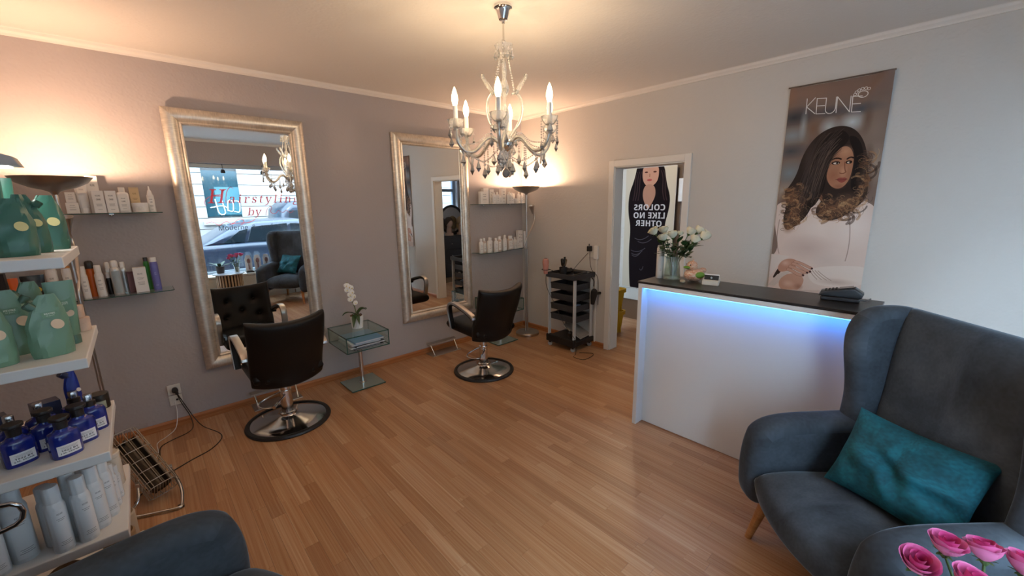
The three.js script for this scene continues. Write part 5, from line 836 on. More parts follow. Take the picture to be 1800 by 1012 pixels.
  // dressing table with round mirror, seen in the far wall mirror
  const v = thing('black_dresser', 'black dresser in the back room, seen in the far mirror', 'dresser', [1.55, 0, 3.9], PI);
  part('carcass', [rbox(1.0, 0.92, 0.42, 0.01, 0, 0.46, 0)], darkPlastic, v); for (const y of [0.2, 0.48, 0.74]) { const dr = part('drawer', [rbox(0.94, 0.24, 0.02, 0.005, 0, y, 0.215)], darkPlastic, v); part('knob', [sph(0.015, 0.2, y, 0.235), sph(0.015, -0.2, y, 0.235)], chrome, dr); }
  const rm = thing('round_mirror', 'round black framed mirror on the back room dresser', 'mirror', [1.55, 0.9205, 3.95], PI);
  part('frame', [at(new THREE.TorusGeometry(0.30, 0.028, 12, 48), 0, 0.33, 0)], blackPlastic, rm); part('mirror_glass', [cyl(0.29, 0.29, 0.006, 0, 0.33, 0, PI / 2, 0, 0, 48)], mirrorMat, rm); part('foot', [rbox(0.3, 0.03, 0.14, 0.01, 0, 0.015, 0)], blackPlastic, rm);
  for (const [i, x] of [[0, 1.36], [1, 1.68]]) { const hd = thing('training_head', ['brown haired training head on the back room dresser', 'fair haired training head on the back room dresser'][i], 'mannequin', [x, 0.9205, 3.78], PI, 'training heads'); part('head', [sph(0.085, 0, 0.27, 0.02, 0.85, 1.2, 1, 18), cyl(0.05, 0.06, 0.15, 0, 0.12, 0, 0, 0, 0, 16), cyl(0.09, 0.1, 0.05, 0, 0.025, 0, 0, 0, 0, 20), at(new THREE.ConeGeometry(0.014, 0.035, 8), 0, 0.265, 0.108, -1.2)], M([0.45, 0.30, 0.22], 0.6), hd); part('hair', [sph(0.1, 0, 0.30, -0.005, 0.95, 1.05, 1, 18), sph(0.085, 0, 0.2, -0.05, 1, 1.2, 0.6, 14)], M(i ? [0.30, 0.2, 0.1] : [0.05, 0.03, 0.02], 0.7), hd); }
}

// ---------- flowers ----------
function rosePetals(R_, open, sd) { // cupped petals round a bud; returns geometries
  const out = []; const layers = [[3, 0.30, 0.95, 0.1], [4, 0.55, 1.0, 0.35], [5, 0.85, 0.98, 0.75 * open], [5, 1.0, 0.88, 1.15 * open]];
  let k = sd; const R = () => { k = (k * 16807 + 11) % 2147483647; return k / 2147483647; };
  layers.forEach(([n, r, h, flare], li) => { for (let i = 0; i < n; i++) { const a0 = (i + (li % 2) * 0.5 + R() * 0.25) / n * 2 * PI, wid = 1.35 * PI / n * (li < 2 ? 1.25 : 1.05), hh = h * R_ * (1.5 + R() * 0.15), rr_ = r * R_; out.push(patch((u, v) => { const c = (u - 0.5) * 2, a = a0 + c * wid * (0.35 + 0.65 * Math.sin(Math.min(1, v * 1.15 + 0.18) * PI * 0.62)), rad = rr_ * (0.22 + 0.78 * Math.sin(Math.min(1, v * 1.35) * PI / 2)) + flare * R_ * 0.38 * Math.max(0, v - 0.62) ** 1.6 * 2.2 - 0.03 * R_ * c * c, y = hh * v * (1 - 0.10 * c * c * v) - flare * R_ * 0.30 * Math.max(0, v - 0.75) * 2 + 0.03 * R_ * Math.sin(c * 4 + i) * v; return [rad * Math.cos(a), y, rad * Math.sin(a)]; }, 7, 7)); } });
  return out;
}
const stemGreen = M([0.07, 0.13, 0.035], 0.55), leafGreen = M([0.03, 0.085, 0.022], 0.5, 0, { side: THREE.DoubleSide });
function leafGeo(p, dir, len, w) { const d = V(...dir).normalize(), s = new THREE.Vector3().crossVectors(d, V(0, 1, 0)).normalize(), n = new THREE.Vector3().crossVectors(s, d); return patch((u, v) => { const c = (v - 0.5) * 2, q = V(...p).addScaledVector(d, len * u).addScaledVector(s, w * Math.sin(PI * (u * 0.96 + 0.02)) ** 0.8 * c).addScaledVector(n, -0.25 * len * u * u + 0.1 * w * Math.abs(c)); return q.toArray(); }, 6, 4); }
function rose(name, label, foot, head, tilt, R_, open, mats, group, sd, sep, leaves) {
  const t = thing(name, label, 'rose', foot, 0, group), H = V(head[0] - foot[0], head[1] - foot[1], head[2] - foot[2]);
  const q = new THREE.Quaternion().setFromUnitVectors(V(0, 1, 0), V(...tilt).normalize());
  const base = H.clone(), mid = [H.x * 0.3, H.y * 0.55, H.z * 0.3];
  part('stem', [tube([[0, 0, 0], mid, base.toArray()], 0.0028, 14, 6)], stemGreen, t);
  const fx = g => { g.applyQuaternion(q); g.translate(base.x, base.y, base.z); return g; };
  const P = rosePetals(R_, open, sd);
  if (sep) P.forEach((g, i) => part('petal', [fx(g)], mats[i < 3 ? 1 : i < 7 ? 0 : i % 2 ? 3 : 2], t)); else part('bloom', P.map(fx), mats[0], t);
  part('calyx', [fx(lathe([[0.002, -0.012], [R_ * 0.28, -0.004], [R_ * 0.34, 0.006], [R_ * 0.2, 0.012], [0, 0.01]], 0, 0, 0, 10)), ...[0, 1, 2, 3, 4].map(i => fx(leafGeo([0, 0, 0], [Math.cos(i * 1.26), 0.3, Math.sin(i * 1.26)], R_ * 0.75, R_ * 0.14)))], stemGreen, t);
  leaves.forEach(([k, dx, dz, l]) => part('leaf', [leafGeo([H.x * k * 0.9, H.y * k, H.z * k * 0.9], [dx, 0.35, dz], l, l * 0.3)], leafGreen, t));
  return t;
}
// white roses on the counter
{
  const vx = -0.985, vz = 2.555, lat = [0.738, 0.675], dep = [0.674, -0.738];
  const v = thing('glass_vase', 'clear glass vase with white roses on the counter', 'vase', [vx, CT + 0.0005, vz]);
  part('vase_glass', [lathe([[0, 0.004], [0.058, 0.004], [0.060, 0.008], [0.052, 0.09], [0.046, 0.128], [0.047, 0.14], [0.050, 0.165], [0.048, 0.165], [0.044, 0.14], [0.043, 0.126], [0.049, 0.09], [0.056, 0.012], [0, 0.010]], 0, 0, 0, 36)], M([0.86, 0.90, 0.88], 0.05, 0, { transmission: 0.92, thickness: 0, ior: 1.45 }), v);
  part('water', [lathe([[0, 0.012], [0.0545, 0.012], [0.0485, 0.085], [0, 0.085]], 0, 0, 0, 28)], M([0.80, 0.84, 0.76], 0.05, 0, { transmission: 1, thickness: 0, ior: 1.33 }), v);
  const wp = M([0.80, 0.78, 0.62], 0.55, 0, { side: THREE.DoubleSide }), spots = [[-0.131, 0.352, 0.0], [-0.079, 0.31, -0.03], [-0.058, 0.355, 0.03], [-0.018, 0.325, -0.02], [0.058, 0.338, 0.05], [0.108, 0.345, 0.02], [0.113, 0.295, -0.045], [0.168, 0.352, 0.03], [0.182, 0.315, -0.02], [0.215, 0.325, 0.03]], names = ['leftmost', 'second from the left, low', 'second from the left, high', 'left of the middle', 'small one right of the middle', 'high right of the middle', 'low right of the middle', 'high second from the right', 'low second from the right', 'rightmost'];
  spots.forEach(([a, h, d], i) => { const x = vx + lat[0] * a + dep[0] * d, z = vz + lat[1] * a + dep[1] * d; rose('white_rose', `creamy white rose in the counter vase, ${names[i]}`, [vx + lat[0] * a * 0.08, CT + 0.03, vz + lat[1] * a * 0.08], [x, CT + h - 0.03, z], [lat[0] * a * 3.4, 0.62, lat[1] * a * 3.4], i === 4 ? 0.020 : 0.033, 0.8, [wp], 'white roses in the counter vase', 50 + i * 13, false, Array.from({ length: 9 }, (_, j) => [0.48 + 0.042 * j, rr(-1, 1), rr(-1, 1), rr(0.05, 0.075)])); });
}
// things on the counter
{
  roundBottle('tall pale grey bottle beside the flower vase on the counter', [-0.985, CT + 0.0005, 2.462], 0.026, 0.235, -0.9, { m: M([0.62, 0.62, 0.62], 0.35), cap: M([0.62, 0.62, 0.62], 0.35), ch: 0.04, cr: 0.9, sh: 0.05, l: matL(labelTex([['-', 0.7, 0.3], ['-', 0.74, 0.3], ['-', 0.78, 0.3]], '#cfcfce', '#8a8a8a', 64, 256)) });
  const mott = (() => { const a = pnoise(12, 128), b = pnoise(30, 128); return dataTex(128, 128, (x, y) => { const n = a(x, y) * 0.6 + b(x, y) * 0.4; return n > 0.55 ? [226, 190, 160] : n > 0.42 ? [214, 130, 105] : [232, 214, 190]; }, true, 2, 2); })();
  const dk = thing('duck_figurine', 'mottled pink ceramic duck with green bill on the counter', 'figurine', [-0.955, CT + 0.0005, 2.70], -2.2);
  const pink = M([0.9, 0.82, 0.78], 0.3, 0, { map: mott, clearcoat: 0.4 }), gr = M([0.16, 0.30, 0.03], 0.35);
  part('body', [sph(0.058, 0, 0.046, 0, 1.0, 0.78, 1.18, 26), sph(0.026, 0, 0.075, -0.06, 0.8, 0.7, 1.1, 14)], pink, dk); part('head', [sph(0.037, 0, 0.108, 0.018, 1, 0.96, 1, 22), sph(0.006, 0, 0.145, 0.012, 1, 1.4, 1, 8)], pink, dk); part('bill', [sph(0.024, 0, 0.100, 0.055, 1.1, 0.42, 1.0, 14), sph(0.018, 0, 0.094, 0.05, 1.0, 0.4, 0.9, 12)], gr, dk);
  for (const s of [-1, 1]) { part('wing', [sph(0.032, s * 0.052, 0.05, -0.012, 0.35, 0.7, 1.1, 14)], gr, dk); part('eye', [sph(0.0045, s * 0.024, 0.118, 0.044, 1, 1, 1, 8)], blackPlastic, dk); }
  single('pebble', 'small flat beige pebble in front of the duck figurine', 'stone', [sph(0.024, 0, 0.011, 0, 1, 0.45, 0.75, 16)], M([0.42, 0.36, 0.26], 0.5), [-1.06, CT, 2.67], 0.5);
  const ch = thing('card_holder', 'white card holder with black cards beside the duck', 'card holder', [-1.0, CT + 0.0005, 2.835], -PI / 2 + 0.15);
  part('tray', [rbox(0.10, 0.032, 0.036, 0.003, 0, 0.016, 0.012), rbox(0.10, 0.03, 0.006, 0.002, 0, 0.03, -0.016)], M([0.66, 0.62, 0.54], 0.5), ch);
  for (let i = 0; i < 4; i++) part('card', [box(0.088, 0.054, 0.0012, 0, 0.036 + 0.002 * i, -0.002 - i * 0.003, -0.25)], i ? white : M([0.02, 0.025, 0.03], 0.4), ch);
  part('emblem', [at(new THREE.OctahedronGeometry(0.008), 0, 0.046, 0.0)], M([0.4, 0.45, 0.5], 0.4), ch);
  const ct = thing('card_terminal', 'black card payment terminal on the counter', 'card terminal', [-0.965, CT + 0.0005, 3.51], 0.12);
  part('base', [rbox(0.085, 0.022, 0.17, 0.008, 0, 0.012, 0)], darkPlastic, ct);
  part('housing', [at(ext([[-0.095, 0.024], [0.09, 0.024], [0.098, 0.05], [0.06, 0.078], [-0.085, 0.048]], 0.085, 0.01, 4, 0.7), 0.0425, 0, 0, 0, -PI / 2, 0)], M([0.035, 0.04, 0.046], 0.38), ct);
  part('screen', [box(0.06, 0.002, 0.06, 0, 0.0745, 0.022, -0.21)], M([0.01, 0.012, 0.016], 0.08), ct); for (let r = 0; r < 4; r++) for (let k = 0; k < 3; k++) part('key', [rbox(0.014, 0.004, 0.010, 0.002, -0.02 + k * 0.02, 0.0645 - r * 0.0034, -0.02 - r * 0.015, -0.21, 0, 0, 1)], blackPlastic, ct);
  part('cable', [tube([[0, 0.01, 0.08], [0.03, 0.006, 0.11], [0.06, 0.006, 0.12], [0.10, 0.006, 0.13]], 0.003, 14, 6)], blackPlastic, ct);
}
// pink roses near the camera, on a small slatted table
{
  const tx = -2.60, tz = 4.16, th = 0.55, t = thing('slatted_side_table', 'small scalloped side table with slatted sides by the window', 'side table', [tx, 0, tz]);
  const sc = Array.from({ length: 60 }, (_, i) => { const a = i / 60 * 2 * PI, r = 0.225 * (1 - 0.05 * Math.abs(Math.sin(a * 4))); return [r * Math.cos(a), r * Math.sin(a)]; });
  part('table_top', [at(ext(sc, 0.018, 0.004, 2), 0, th, 0, PI / 2)], M([0.45, 0.48, 0.52], 0.25), t);
  for (let i = 0; i < 26; i++) { const a = i / 26 * 2 * PI; part('slat', [box(0.022, th - 0.02, 0.012, 0.18 * Math.sin(a), (th - 0.02) / 2, 0.18 * Math.cos(a), 0, a, 0)], M([0.42, 0.30, 0.19], 0.6), t); }
  part('inner_drum', [cyl(0.165, 0.165, th - 0.03, 0, (th - 0.03) / 2 + 0.002, 0, 0, 0, 0, 32)], M([0.05, 0.04, 0.035], 0.8), t);
  const vx = -2.50, vz = 4.06, v = thing('tall_glass_vase', 'clear glass vase with pink roses on the slatted table', 'vase', [vx, th + 0.0005, vz]);
  part('vase_glass', [lathe([[0, 0.003], [0.038, 0.003], [0.04, 0.01], [0.036, 0.09], [0.05, 0.17], [0.048, 0.17], [0.034, 0.09], [0.037, 0.014], [0, 0.01]], 0, 0, 0, 30)], clearGlass, v);
  const pm = [[0.60, 0.04, 0.20], [0.52, 0.022, 0.14], [0.76, 0.19, 0.40], [0.70, 0.12, 0.32]].map(c => M(c, 0.55, 0, { side: THREE.DoubleSide, sheen: 0.4, sheenColor: lin(1, 0.6, 0.75) }));
  [[-2.589, 3.945, 0.862, 0.031, [-0.3, 0.9, 0.1], 'pink rose at the left of the near bouquet, turned sideways'], [-2.485, 3.986, 0.866, 0.030, [0.0, 0.95, 0.05], 'upright pink rose second from the left in the near bouquet'], [-2.545, 4.030, 0.842, 0.032, [-0.05, 0.95, 0.25], 'wide open pink rose in the front middle of the near bouquet'], [-2.425, 4.045, 0.856, 0.030, [0.2, 0.9, -0.15], 'pink rose behind, right of the middle in the near bouquet'], [-2.400, 4.110, 0.846, 0.031, [0.2, 0.9, 0.05], 'pink rose at the right edge of the near bouquet'], [-2.600, 3.998, 0.815, 0.028, [-0.4, 0.8, 0.0], 'low pink rose cut by the lower picture edge'], [-2.47, 4.14, 0.82, 0.03, [0.1, 0.9, 0.4], 'pink rose nearest the window in the near bouquet']]
    .forEach(([x, z, y, R_, tilt, label], i) => rose('pink_rose', label, [vx + (x - vx) * 0.12, th + 0.02, vz + (z - vz) * 0.12], [x - tilt[0] * R_, y - R_ * 1.0, z - tilt[2] * R_], tilt, R_, 0.85 + 0.1 * (i % 3), pm, 'pink roses in the glass vase', 91 + i * 17, true, [[0.55, rr(-1, 1), rr(-1, 1), 0.06], [0.7, rr(-1, 1), rr(-1, 1), 0.05]]));
}
// ---------- sockets ----------
function socketPlate(parent, x, y, z, plug) { const s = part('plate', [rbox(0.08, 0.08, 0.010, 0.004, x, y, z)], M([0.66, 0.64, 0.58], 0.4), parent); part('insert', [lathe([[0.026, 0.006], [0.0245, 0.006], [0.022, 0.001], [0, 0.001]], 0, 0, 0, 24).rotateX(PI / 2).translate(x, y, z)], M([0.60, 0.58, 0.52], 0.45), s); if (plug) part('plug', plug, blackPlastic, parent); return s; }
{
  const t = thing('wall_socket', 'double wall socket with black plug near the fan heater', 'socket', [-3.727, 0.212, 0.006]);
  socketPlate(t, 0, 0.086, 0, [cyl(0.020, 0.018, 0.034, 0.004, 0.088, 0.024, PI / 2, 0, 0, 20), rbox(0.02, 0.03, 0.016, 0.005, 0.012, 0.07, 0.042)]);
  const s = socketPlate(t, 0, 0.0, 0); part('phone_port', [rbox(0.014, 0.014, 0.006, 0.002, 0.008, 0.004, 0.006)], blackPlastic, s);
  const cord = (name, label, pts, m, r = 0.0032) => single(name, label, 'cable', [tube(pts, r, 60, 6)], m);
  cord('white_cable', 'thin white cable from the lower socket down to the heater', [[-3.735, 0.205, 0.012], [-3.735, 0.12, 0.035], [-3.76, 0.03, 0.10], [-3.82, 0.004, 0.15], [-3.875, 0.004, 0.22], [-3.88, 0.004, 0.40], [-3.95, 0.004, 0.60], [-3.98, 0.02, 0.70]], white, 0.0026);
  cord('black_cable', 'black cable from the plug running straight to the heater', [[-3.715, 0.275, 0.058], [-3.70, 0.20, 0.06], [-3.665, 0.08, 0.06], [-3.66, 0.006, 0.11], [-3.70, 0.004, 0.19], [-3.80, 0.004, 0.24], [-3.86, 0.004, 0.30], [-3.875, 0.004, 0.46], [-3.93, 0.004, 0.62], [-3.95, 0.02, 0.74]], blackPlastic);
  cord('black_cable', 'black cable curving in a wide loop across the floor', [[-3.71, 0.268, 0.062], [-3.685, 0.19, 0.075], [-3.64, 0.06, 0.10], [-3.60, 0.004, 0.17], [-3.53, 0.004, 0.35], [-3.525, 0.004, 0.46], [-3.60, 0.004, 0.575], [-3.72, 0.004, 0.64], [-3.86, 0.004, 0.73], [-3.96, 0.004, 0.83], [-4.0, 0.004, 0.92]], blackPlastic);
  const u = thing('wall_socket', 'socket with black plug above the trolley by the doorway', 'socket', [-0.006, 1.075, 1.125], -PI / 2);
  socketPlate(u, 0, 0.0, 0, [rbox(0.045, 0.06, 0.05, 0.008, -0.005, 0.06, 0.03), cyl(0.006, 0.006, 0.03, -0.005, 0.1, 0.035, 0, 0, 0, 10)]);
  part('switch_case', [rbox(0.055, 0.15, 0.03, 0.006, 0.075, 0.02, 0.012)], whitePaint, u);
  part('cable_duct', [rbox(0.018, 1.02, 0.012, 0.003, 0.075, -0.56, 0.002)], whitePaint, u);
}
// ---------- wire cage heater ----------
{
  const t = thing('cage_heater', 'chrome wire cage heater tilted on a bent tube stand', 'heater', [0, 0, 0]);
  const A = V(-4.01, 0.305, 0.665), B = V(-3.868, 0.085, 1.015), L = A.distanceTo(B), ez = B.clone().sub(A).normalize(), ex = V(1, 0.0, -0.2); ex.addScaledVector(ez, -ex.dot(ez)).normalize(); const ey = new THREE.Vector3().crossVectors(ez, ex).normalize(); if (ey.y < 0) ey.negate();
  const P = (x, y, z) => A.clone().addScaledVector(ex, x).addScaledVector(ey, y).addScaledVector(ez, z * L).toArray();
  const wireM = M([0.42, 0.40, 0.36], 0.3, 1), w = 0.072, d = 0.06, wires = [];
  const prof = Array.from({ length: 20 }, (_, i) => { const a = i / 20 * 2 * PI, c = Math.cos(a), s = Math.sin(a); return [w * Math.sign(c) * Math.abs(c) ** 0.5, d * Math.sign(s) * Math.abs(s) ** 0.5]; });
  for (const [x, y] of prof) wires.push(bar(P(x, y, 0), P(x, y, 1), 0.0020, 5));
  for (const z of [0, 0.18, 0.36, 0.54, 0.72, 0.9, 1]) wires.push(tube(prof.map(([x, y]) => P(x * 1.02, y * 1.02, z)), 0.0024, 60, 5, true));
  for (const z of [0, 1]) for (let i = -4; i <= 4; i++) wires.push(bar(P(i * 0.0135, -d, z), P(i * 0.0135, d, z), 0.0016, 5));
  part('wire_cage', wires, wireM, t);
  part('reflector', [(() => { const rings = [0.05, 0.95].map(z => Array.from({ length: 14 }, (_, i) => { const a = PI + i / 13 * PI; return P(w * 0.7 * Math.cos(a), d * 0.8 * Math.sin(a), z); }).concat(Array.from({ length: 14 }, (_, i) => { const a = 2 * PI - i / 13 * PI; return P(w * 0.65 * Math.cos(a), d * 0.74 * Math.sin(a), z); }))); return loft(rings, true, 0.5); })()], M([0.09, 0.08, 0.07], 0.4, 0.8), t);
  part('element', [bar(P(0, 0.004, 0.06), P(0, 0.004, 0.94), 0.008, 10), bar(P(0.022, 0.0, 0.06), P(0.022, 0, 0.94), 0.005, 8)], M([0.12, 0.09, 0.06], 0.6), t);
  const rt = P(w + 0.006, 0.01, 0.80), lt = P(-w - 0.006, 0.01, 0.80);
  part('stand', [tube([rt, [rt[0] + 0.03, 0.06, rt[2] + 0.10], [-3.80, 0.018, 1.135], [-3.82, 0.012, 1.155], [-3.90, 0.012, 1.125], [-3.99, 0.012, 1.085], [-4.03, 0.02, 1.06], [lt[0] - 0.01, 0.07, lt[2] + 0.06], lt], 0.0085, 70, 10)], chrome, t);
  part('bracket', [at(rbox(0.02, 0.035, 0.03, 0.004, 0, 0, 0), ...rt), at(rbox(0.02, 0.035, 0.03, 0.004, 0, 0, 0), ...lt)], steel, t);
  part('rubber_foot', [rbox(0.03, 0.014, 0.03, 0.005, -3.807, 0.007, 1.14), rbox(0.03, 0.014, 0.03, 0.005, -4.02, 0.007, 1.07)], blackPlastic, t);
  part('toggle_switch', [at(rbox(0.018, 0.045, 0.02, 0.005, 0, 0, 0), ...P(-0.01, -d - 0.018, 0.86))], blackPlastic, t);
}
// ---------- hairdressing trolley ----------
{
  const t = thing('salon_trolley', 'tall black and white salon trolley with trays by the doorway', 'trolley', [-0.195, 0, 0.985], 0);
  const grey = M([0.52, 0.52, 0.51], 0.45), w = 0.32, d = 0.36;
  for (const [sx, sz] of [[-1, 1], [-1, -1], [1, 1], [1, -1]]) part('post', [rbox(0.045, 0.72, 0.014, 0.004, sx * (w / 2 - 0.01), 0.48, sz * (d / 2 + 0.004))], grey, t);
  const tray = (y, h) => { const W2 = w - 0.05, D2 = d - 0.02, gs = [box(W2, 0.006, D2, 0, y, 0), box(W2, h, 0.006, 0, y + h / 2, D2 / 2), box(W2, h, 0.006, 0, y + h / 2, -D2 / 2), box(0.006, h, D2, W2 / 2, y + h / 2, 0), box(0.006, h, D2, -W2 / 2, y + h / 2, 0), rbox(W2 + 0.02, 0.01, D2 + 0.012, 0.003, 0, y + h - 0.03, 0, 0, 0, 0, 1)]; gs[5] = rbox(W2 + 0.018, 0.014, 0.012, 0.004, 0, y + h, D2 / 2, 0, 0, 0, 1); gs.push(rbox(W2 + 0.018, 0.014, 0.012, 0.004, 0, y + h, -D2 / 2, 0, 0, 0, 1), rbox(0.012, 0.014, D2, 0.004, W2 / 2, y + h, 0, 0, 0, 0, 1), rbox(0.012, 0.014, D2, 0.004, -W2 / 2, y + h, 0, 0, 0, 0, 1)); part('drawer_tray', gs, darkPlastic, t); };
  for (const y of [0.69, 0.57, 0.45, 0.33]) tray(y, 0.062);
  part('top_tray', [rbox(w + 0.05, 0.02, d + 0.05, 0.006, 0, 0.83, 0), rbox(w + 0.05, 0.05, 0.012, 0.004, 0, 0.85, d / 2 + 0.02), rbox(w + 0.05, 0.05, 0.012, 0.004, 0, 0.85, -d / 2 - 0.02), rbox(0.012, 0.05, d + 0.04, 0.004, w / 2 + 0.02, 0.85, 0), rbox(0.012, 0.05, d + 0.04, 0.004, -w / 2 - 0.02, 0.85, 0)], darkPlastic, t);
  part('base', [rbox(w + 0.06, 0.06, d + 0.05, 0.012, 0, 0.09, 0), rbox(0.06, 0.05, d + 0.05, 0.01, -w / 2, 0.12, 0)], blackPlastic, t);
  for (const [sx, sz] of [[-1, 1], [-1, -1], [1, 1], [1, -1]]) { const c = part('caster', [cyl(0.026, 0.026, 0.02, sx * 0.15, 0.026, sz * 0.17, 0, 0.4, PI / 2, 18)], M([0.35, 0.35, 0.34], 0.4), t); part('fork', [rbox(0.03, 0.03, 0.03, 0.006, sx * 0.15, 0.05, sz * 0.17)], blackPlastic, c); }
  const O = [-0.195, 0.985], at3 = (x, y, z) => [O[0] + x, y, O[1] + z];
  // things in and on the trolley
  const dryer = (name, label, pos, turn, tilt, m, hm) => { const q = thing(name, label, 'hair dryer', pos, turn); q.rotation.z = tilt; part('barrel', [lathe([[0, -0.10], [0.022, -0.10], [0.027, -0.06], [0.036, 0.0], [0.037, 0.04], [0.033, 0.065], [0.02, 0.075], [0, 0.076]], 0, 0, 0, 24)], m, q); part('grille', [lathe([[0, 0.0765], [0.019, 0.0765], [0.019, 0.079], [0, 0.08]], 0, 0, 0, 20)], blackPlastic, q); part('handle', [rbox(0.026, 0.03, 0.12, 0.01, 0, 0.02, 0.085)], hm, q); return q; };
  dryer('hair_dryer', 'rose pink hair dryer hooked on the trolley corner', at3(-0.20, 0.955, -0.20), 2.36, 0.0, M([0.55, 0.24, 0.19], 0.35), M([0.55, 0.24, 0.19], 0.35));
  single('dryer_ring', 'black wire ring holding the pink hair dryer', 'holder', [at(new THREE.TorusGeometry(0.043, 0.004, 8, 24), 0, 0, 0, PI / 2), bar([0.04, 0, 0.02], [0.09, -0.03, 0.05], 0.004)], blackPlastic, at3(-0.20, 0.905, -0.20), 0);
  dryer('hair_dryer', 'black hair dryer hanging beside the trolley trays', at3(0.10, 0.62, 0.252), 1.4, 0.15, blackPlastic, blackPlastic);
  single('dryer_hook', 'black hook carrying the hanging black hair dryer', 'hook', [tube([[0, 0, 0], [0, -0.04, 0.035], [0, -0.10, 0.035]], 0.005, 14, 6)], blackPlastic, at3(0.10, 0.83, 0.215));
  const cup = thing('brush_cup', 'black cup of brushes and combs on the trolley', 'cup', at3(-0.06, 0.8405, -0.06)); part('cup', [lathe([[0, 0], [0.04, 0], [0.045, 0.09], [0.042, 0.09], [0.037, 0.005], [0, 0.005]], 0, 0, 0, 22)], blackPlastic, cup);
  const brushes = [['round brush with brown bristles leaning in the trolley cup', -0.015, 0.0, -0.5, 0.022, [0.16, 0.10, 0.05]], ['black tail comb standing upright in the trolley cup', 0.012, 0.015, 0.05, 0.008, [0.01, 0.01, 0.01]], ['black flat brush leaning towards the wall in the cup', 0.02, -0.012, 0.25, 0.018, [0.012, 0.012, 0.012]]];
  for (const [label, x, z, a, r, c] of brushes) { const b = thing('hair_brush', label, 'brush', at3(-0.06 + x, 0.848, -0.06 + z), 0); b.rotation.z = a * 0.6; part('handle', [cyl(0.006, 0.007, 0.10, 0, 0.05, 0, 0, 0, 0, 10)], blackPlastic, b); part('brush_head', [r < 0.01 ? rbox(0.03, 0.10, 0.004, 0.001, 0, 0.15, 0) : lathe([[0, 0.10], [r * 0.8, 0.10], [r, 0.11], [r, 0.17], [r * 0.7, 0.18], [0, 0.18]], 0, 0, 0, 18)], M(c, 0.6), b); }
  const clip = thing('hair_clipper', 'black hair clipper lying on the trolley top', 'clipper', at3(0.10, 0.8405, 0.06), 0.1); part('body', [rbox(0.05, 0.045, 0.17, 0.016, 0, 0.0225, 0)], blackPlastic, clip); part('blade', [rbox(0.045, 0.012, 0.03, 0.003, 0, 0.03, 0.095)], steel, clip);
  single('styling_iron', 'black straightening iron lying across the trolley front', 'styling iron', [rbox(0.24, 0.028, 0.03, 0.01, 0, 0.014, 0), rbox(0.22, 0.02, 0.03, 0.008, 0.01, 0.034, 0, 0, 0, 0.05)], blackPlastic, at3(-0.04, 0.8405, 0.165), 0.0);
  single('cape_bundle', 'crumpled black cape heaped on the trolley back', 'cape', [slab({ mid: (u, v) => [(u - 0.5) * 0.16, 0.028, (v - 0.5) * 0.14], nrm: () => [0, 1, 0], half: (u, v) => 0.026, p: 2.6, q: 1.6, front: (u, v) => 0.02 * noise.noise(u * 6, v * 6, 9) })], M([0.012, 0.012, 0.013], 0.8), at3(0.06, 0.8445, -0.105), 0.0);
  single('roll_tape', 'white tape roll in the second trolley tray', 'tape', [at(new THREE.TorusGeometry(0.022, 0.010, 10, 24), 0, 0.032, 0)], white, at3(-0.085, 0.5735, 0.13), 0.3);
  single('paper_pad', 'white paper pad in the second trolley tray', 'pad', [rbox(0.11, 0.03, 0.07, 0.004, 0, 0.015, 0)], white, at3(0.04, 0.5735, 0.12), 0.1);
  single('blue_sachet', 'pale blue sachet in the third trolley tray', 'sachet', [rbox(0.13, 0.022, 0.05, 0.008, 0, 0.04, 0, 0, 0, 0.25)], M([0.25, 0.33, 0.48], 0.4), at3(-0.05, 0.4535, 0.13), 0.1);
  single('metal_clip', 'small chrome clip in the lowest trolley tray', 'clip', [at(new THREE.TorusGeometry(0.018, 0.005, 8, 20), 0, 0.023, 0)], chrome, at3(0.06, 0.3335, 0.13), 0.3);
  const fo = thing('foil_rack', 'grey ribbed board leaning on the trolley base', 'board', at3(0.045, 0.125, 0.06), 0.12); for (let i = 0; i < 9; i++) part('rib', [rbox(0.022, 0.012, 0.26, 0.004, -0.092 + i * 0.023, 0.075 - 0.0 * i, 0, 0.42, 0, 0, 1)], M([0.34, 0.31, 0.27], 0.45, 0.2), fo); part('panel', [rbox(0.215, 0.008, 0.27, 0.002, 0, 0.064, 0, 0.42)], M([0.45, 0.42, 0.38], 0.4), fo);
  single('power_adapter', 'black power adapter dangling at the trolley side', 'adapter', [rbox(0.05, 0.065, 0.04, 0.008, 0, 0, 0, 0.3, 0, 0.3)], blackPlastic, at3(-0.15, 0.2, 0.13));
  single('trolley_cable', 'black cable hanging down the trolley to a loop on the floor', 'cable', [tube([at3(-0.205, 0.87, -0.19), at3(-0.20, 0.7, -0.18), at3(-0.19, 0.5, -0.05), at3(-0.185, 0.3, 0.08), at3(-0.17, 0.15, 0.22), at3(-0.19, 0.01, 0.24), at3(-0.27, 0.004, 0.28), at3(-0.25, 0.004, 0.40), at3(-0.10, 0.004, 0.40), at3(-0.04, 0.004, 0.35), at3(-0.12, 0.004, 0.24)], 0.003, 90, 6)], blackPlastic);
  single('plug_cable', 'black cable from the wall plug to the trolley top', 'cable', [tube([[-0.055, 1.09, 1.12], [-0.09, 1.06, 1.11], [-0.14, 0.97, 1.05], [-0.19, 0.89, 1.0], [-0.22, 0.885, 0.96]], 0.003, 30, 6)], blackPlastic);
  single('plug_cable', 'black cable drooping from the socket behind the trolley', 'cable', [tube([[-0.04, 1.10, 1.13], [-0.06, 1.0, 1.15], [-0.05, 0.9, 1.17], [-0.008, 0.8, 1.225], [-0.008, 0.5, 1.235]], 0.003, 30, 6)], blackPlastic);
}
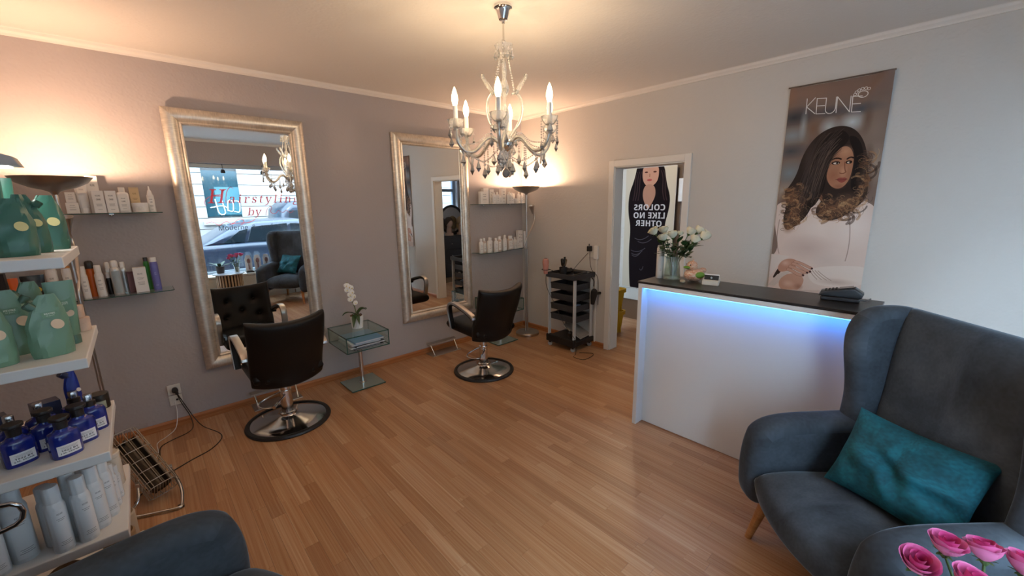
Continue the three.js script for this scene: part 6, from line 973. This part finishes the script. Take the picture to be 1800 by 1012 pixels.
// ---------- added unseen lamp that warms and brightens the back room ----------
{
  const t = thing('added_fill_lamp', 'added unseen round lamp that brightens the back room', 'lamp', [1.2, CH, 0.9]);
  part('shade', [lathe([[0, -0.07], [0.08, -0.068], [0.13, -0.05], [0.15, -0.02], [0.15, 0], [0, 0]], 0, 0, 0, 32)], new THREE.MeshStandardMaterial({ color: lin(0.9, 0.85, 0.75), emissive: lin(1, 0.75, 0.5), emissiveIntensity: 1.5 }), t);
  const l = new THREE.PointLight(lin(1, 0.74, 0.48), 1.1, 0, 2); l.position.set(0, -0.04, 0); l.castShadow = true; l.shadow.radius = 3; t.add(l);
}
// ---------- window bench and what stands on it ----------
{
  const b = thing('window_bench', 'cream window bench below the shop window', 'bench', [0, 0, 0]); const cb = M([0.62, 0.57, 0.48], 0.5);
  part('top_board', [bb(-4.4, -0.6, 0.43, 0.46, 4.46, ZF - 0.002)], cb, b); for (let i = 0; i < 4; i++) part('front_panel', [rbox(0.93, 0.42, 0.02, 0.004, -3.92 + i * 0.95, 0.21, 4.48)], cb, b);
  const by = 0.4605;
  for (const [i, x] of [[0, -2.22], [1, -2.08], [2, -1.94]]) { const s = thing('brush_display', ['brush display card left of the three on the window bench', 'middle brush display card on the window bench', 'brush display card right of the three on the window bench'][i], 'display', [x, by, 4.57], PI, 'brush displays on the window bench'); part('foot', [rbox(0.12, 0.03, 0.10, 0.004, 0, 0.015, 0)], blackPlastic, s); part('card', [ext([[-0.05, 0], [0.05, 0], [0.055, 0.2], [0.03, 0.27], [-0.03, 0.27], [-0.055, 0.2]], 0.006, 0.001, 1).translate(0, 0.03, -0.02)], M([0.75, 0.78, 0.8], 0.3), s); part('brush', [cyl(0.012, 0.014, 0.10, 0, 0.1, 0.004, 0, 0, 0, 12), sph(0.03, 0, 0.2, 0.004, 0.9, 1.6, 0.5, 14)], M([0.22, 0.11, 0.10], 0.5), s); }
  single('green_box', 'pale green box beside the brush displays on the window bench', 'box', [rbox(0.14, 0.16, 0.1, 0.006, 0, 0.08, 0)], M([0.30, 0.42, 0.33], 0.5), [-1.72, by, 4.58], 0.1);
  single('white_candle', 'white candle glass next to the pink roses', 'candle', [lathe([[0, 0], [0.035, 0], [0.037, 0.07], [0.034, 0.07], [0.033, 0.05], [0, 0.048]], 0, 0, 0, 22)], white, [-2.47, 0.5505, 4.22]);
  const pl = thing('potted_plant', 'broad leafed plant in a dark pot beside the pink roses', 'plant', [-2.70, 0.5505, 4.22]); part('pot', [lathe([[0, 0], [0.05, 0], [0.065, 0.11], [0.06, 0.11], [0.05, 0.1], [0, 0.1]], 0, 0, 0, 24)], M([0.06, 0.055, 0.055], 0.5), pl);
  for (let i = 0; i < 7; i++) { const a = i * 0.9; part('leaf', [leafGeo([0, 0.1, 0], [Math.cos(a), 0.55 + 0.3 * (i % 2), Math.sin(a)], 0.17, 0.028)], leafGreen, pl); }
  for (const [i, x] of [[0, -2.35], [1, -1.75], [2, -1.2]]) { const s = thing('ceiling_spotlight', ['small dark spotlight hanging left in the reflected window', 'small dark spotlight hanging in the middle of the window', 'small dark spotlight hanging right in the window'][i], 'spotlight', [x, WY1, ZF + 0.08], 0, 'spotlights hanging in the window'); part('rod', [cyl(0.004, 0.004, 0.09, 0, -0.045, 0, 0, 0, 0, 8)], blackPlastic, s); part('lamp_head', [lathe([[0, -0.09], [0.02, -0.09], [0.035, -0.12], [0.035, -0.15], [0.03, -0.15], [0, -0.12]], 0, 0, 0, 18)], darkPlastic, s); }
}
renderer.render(scene, camera);
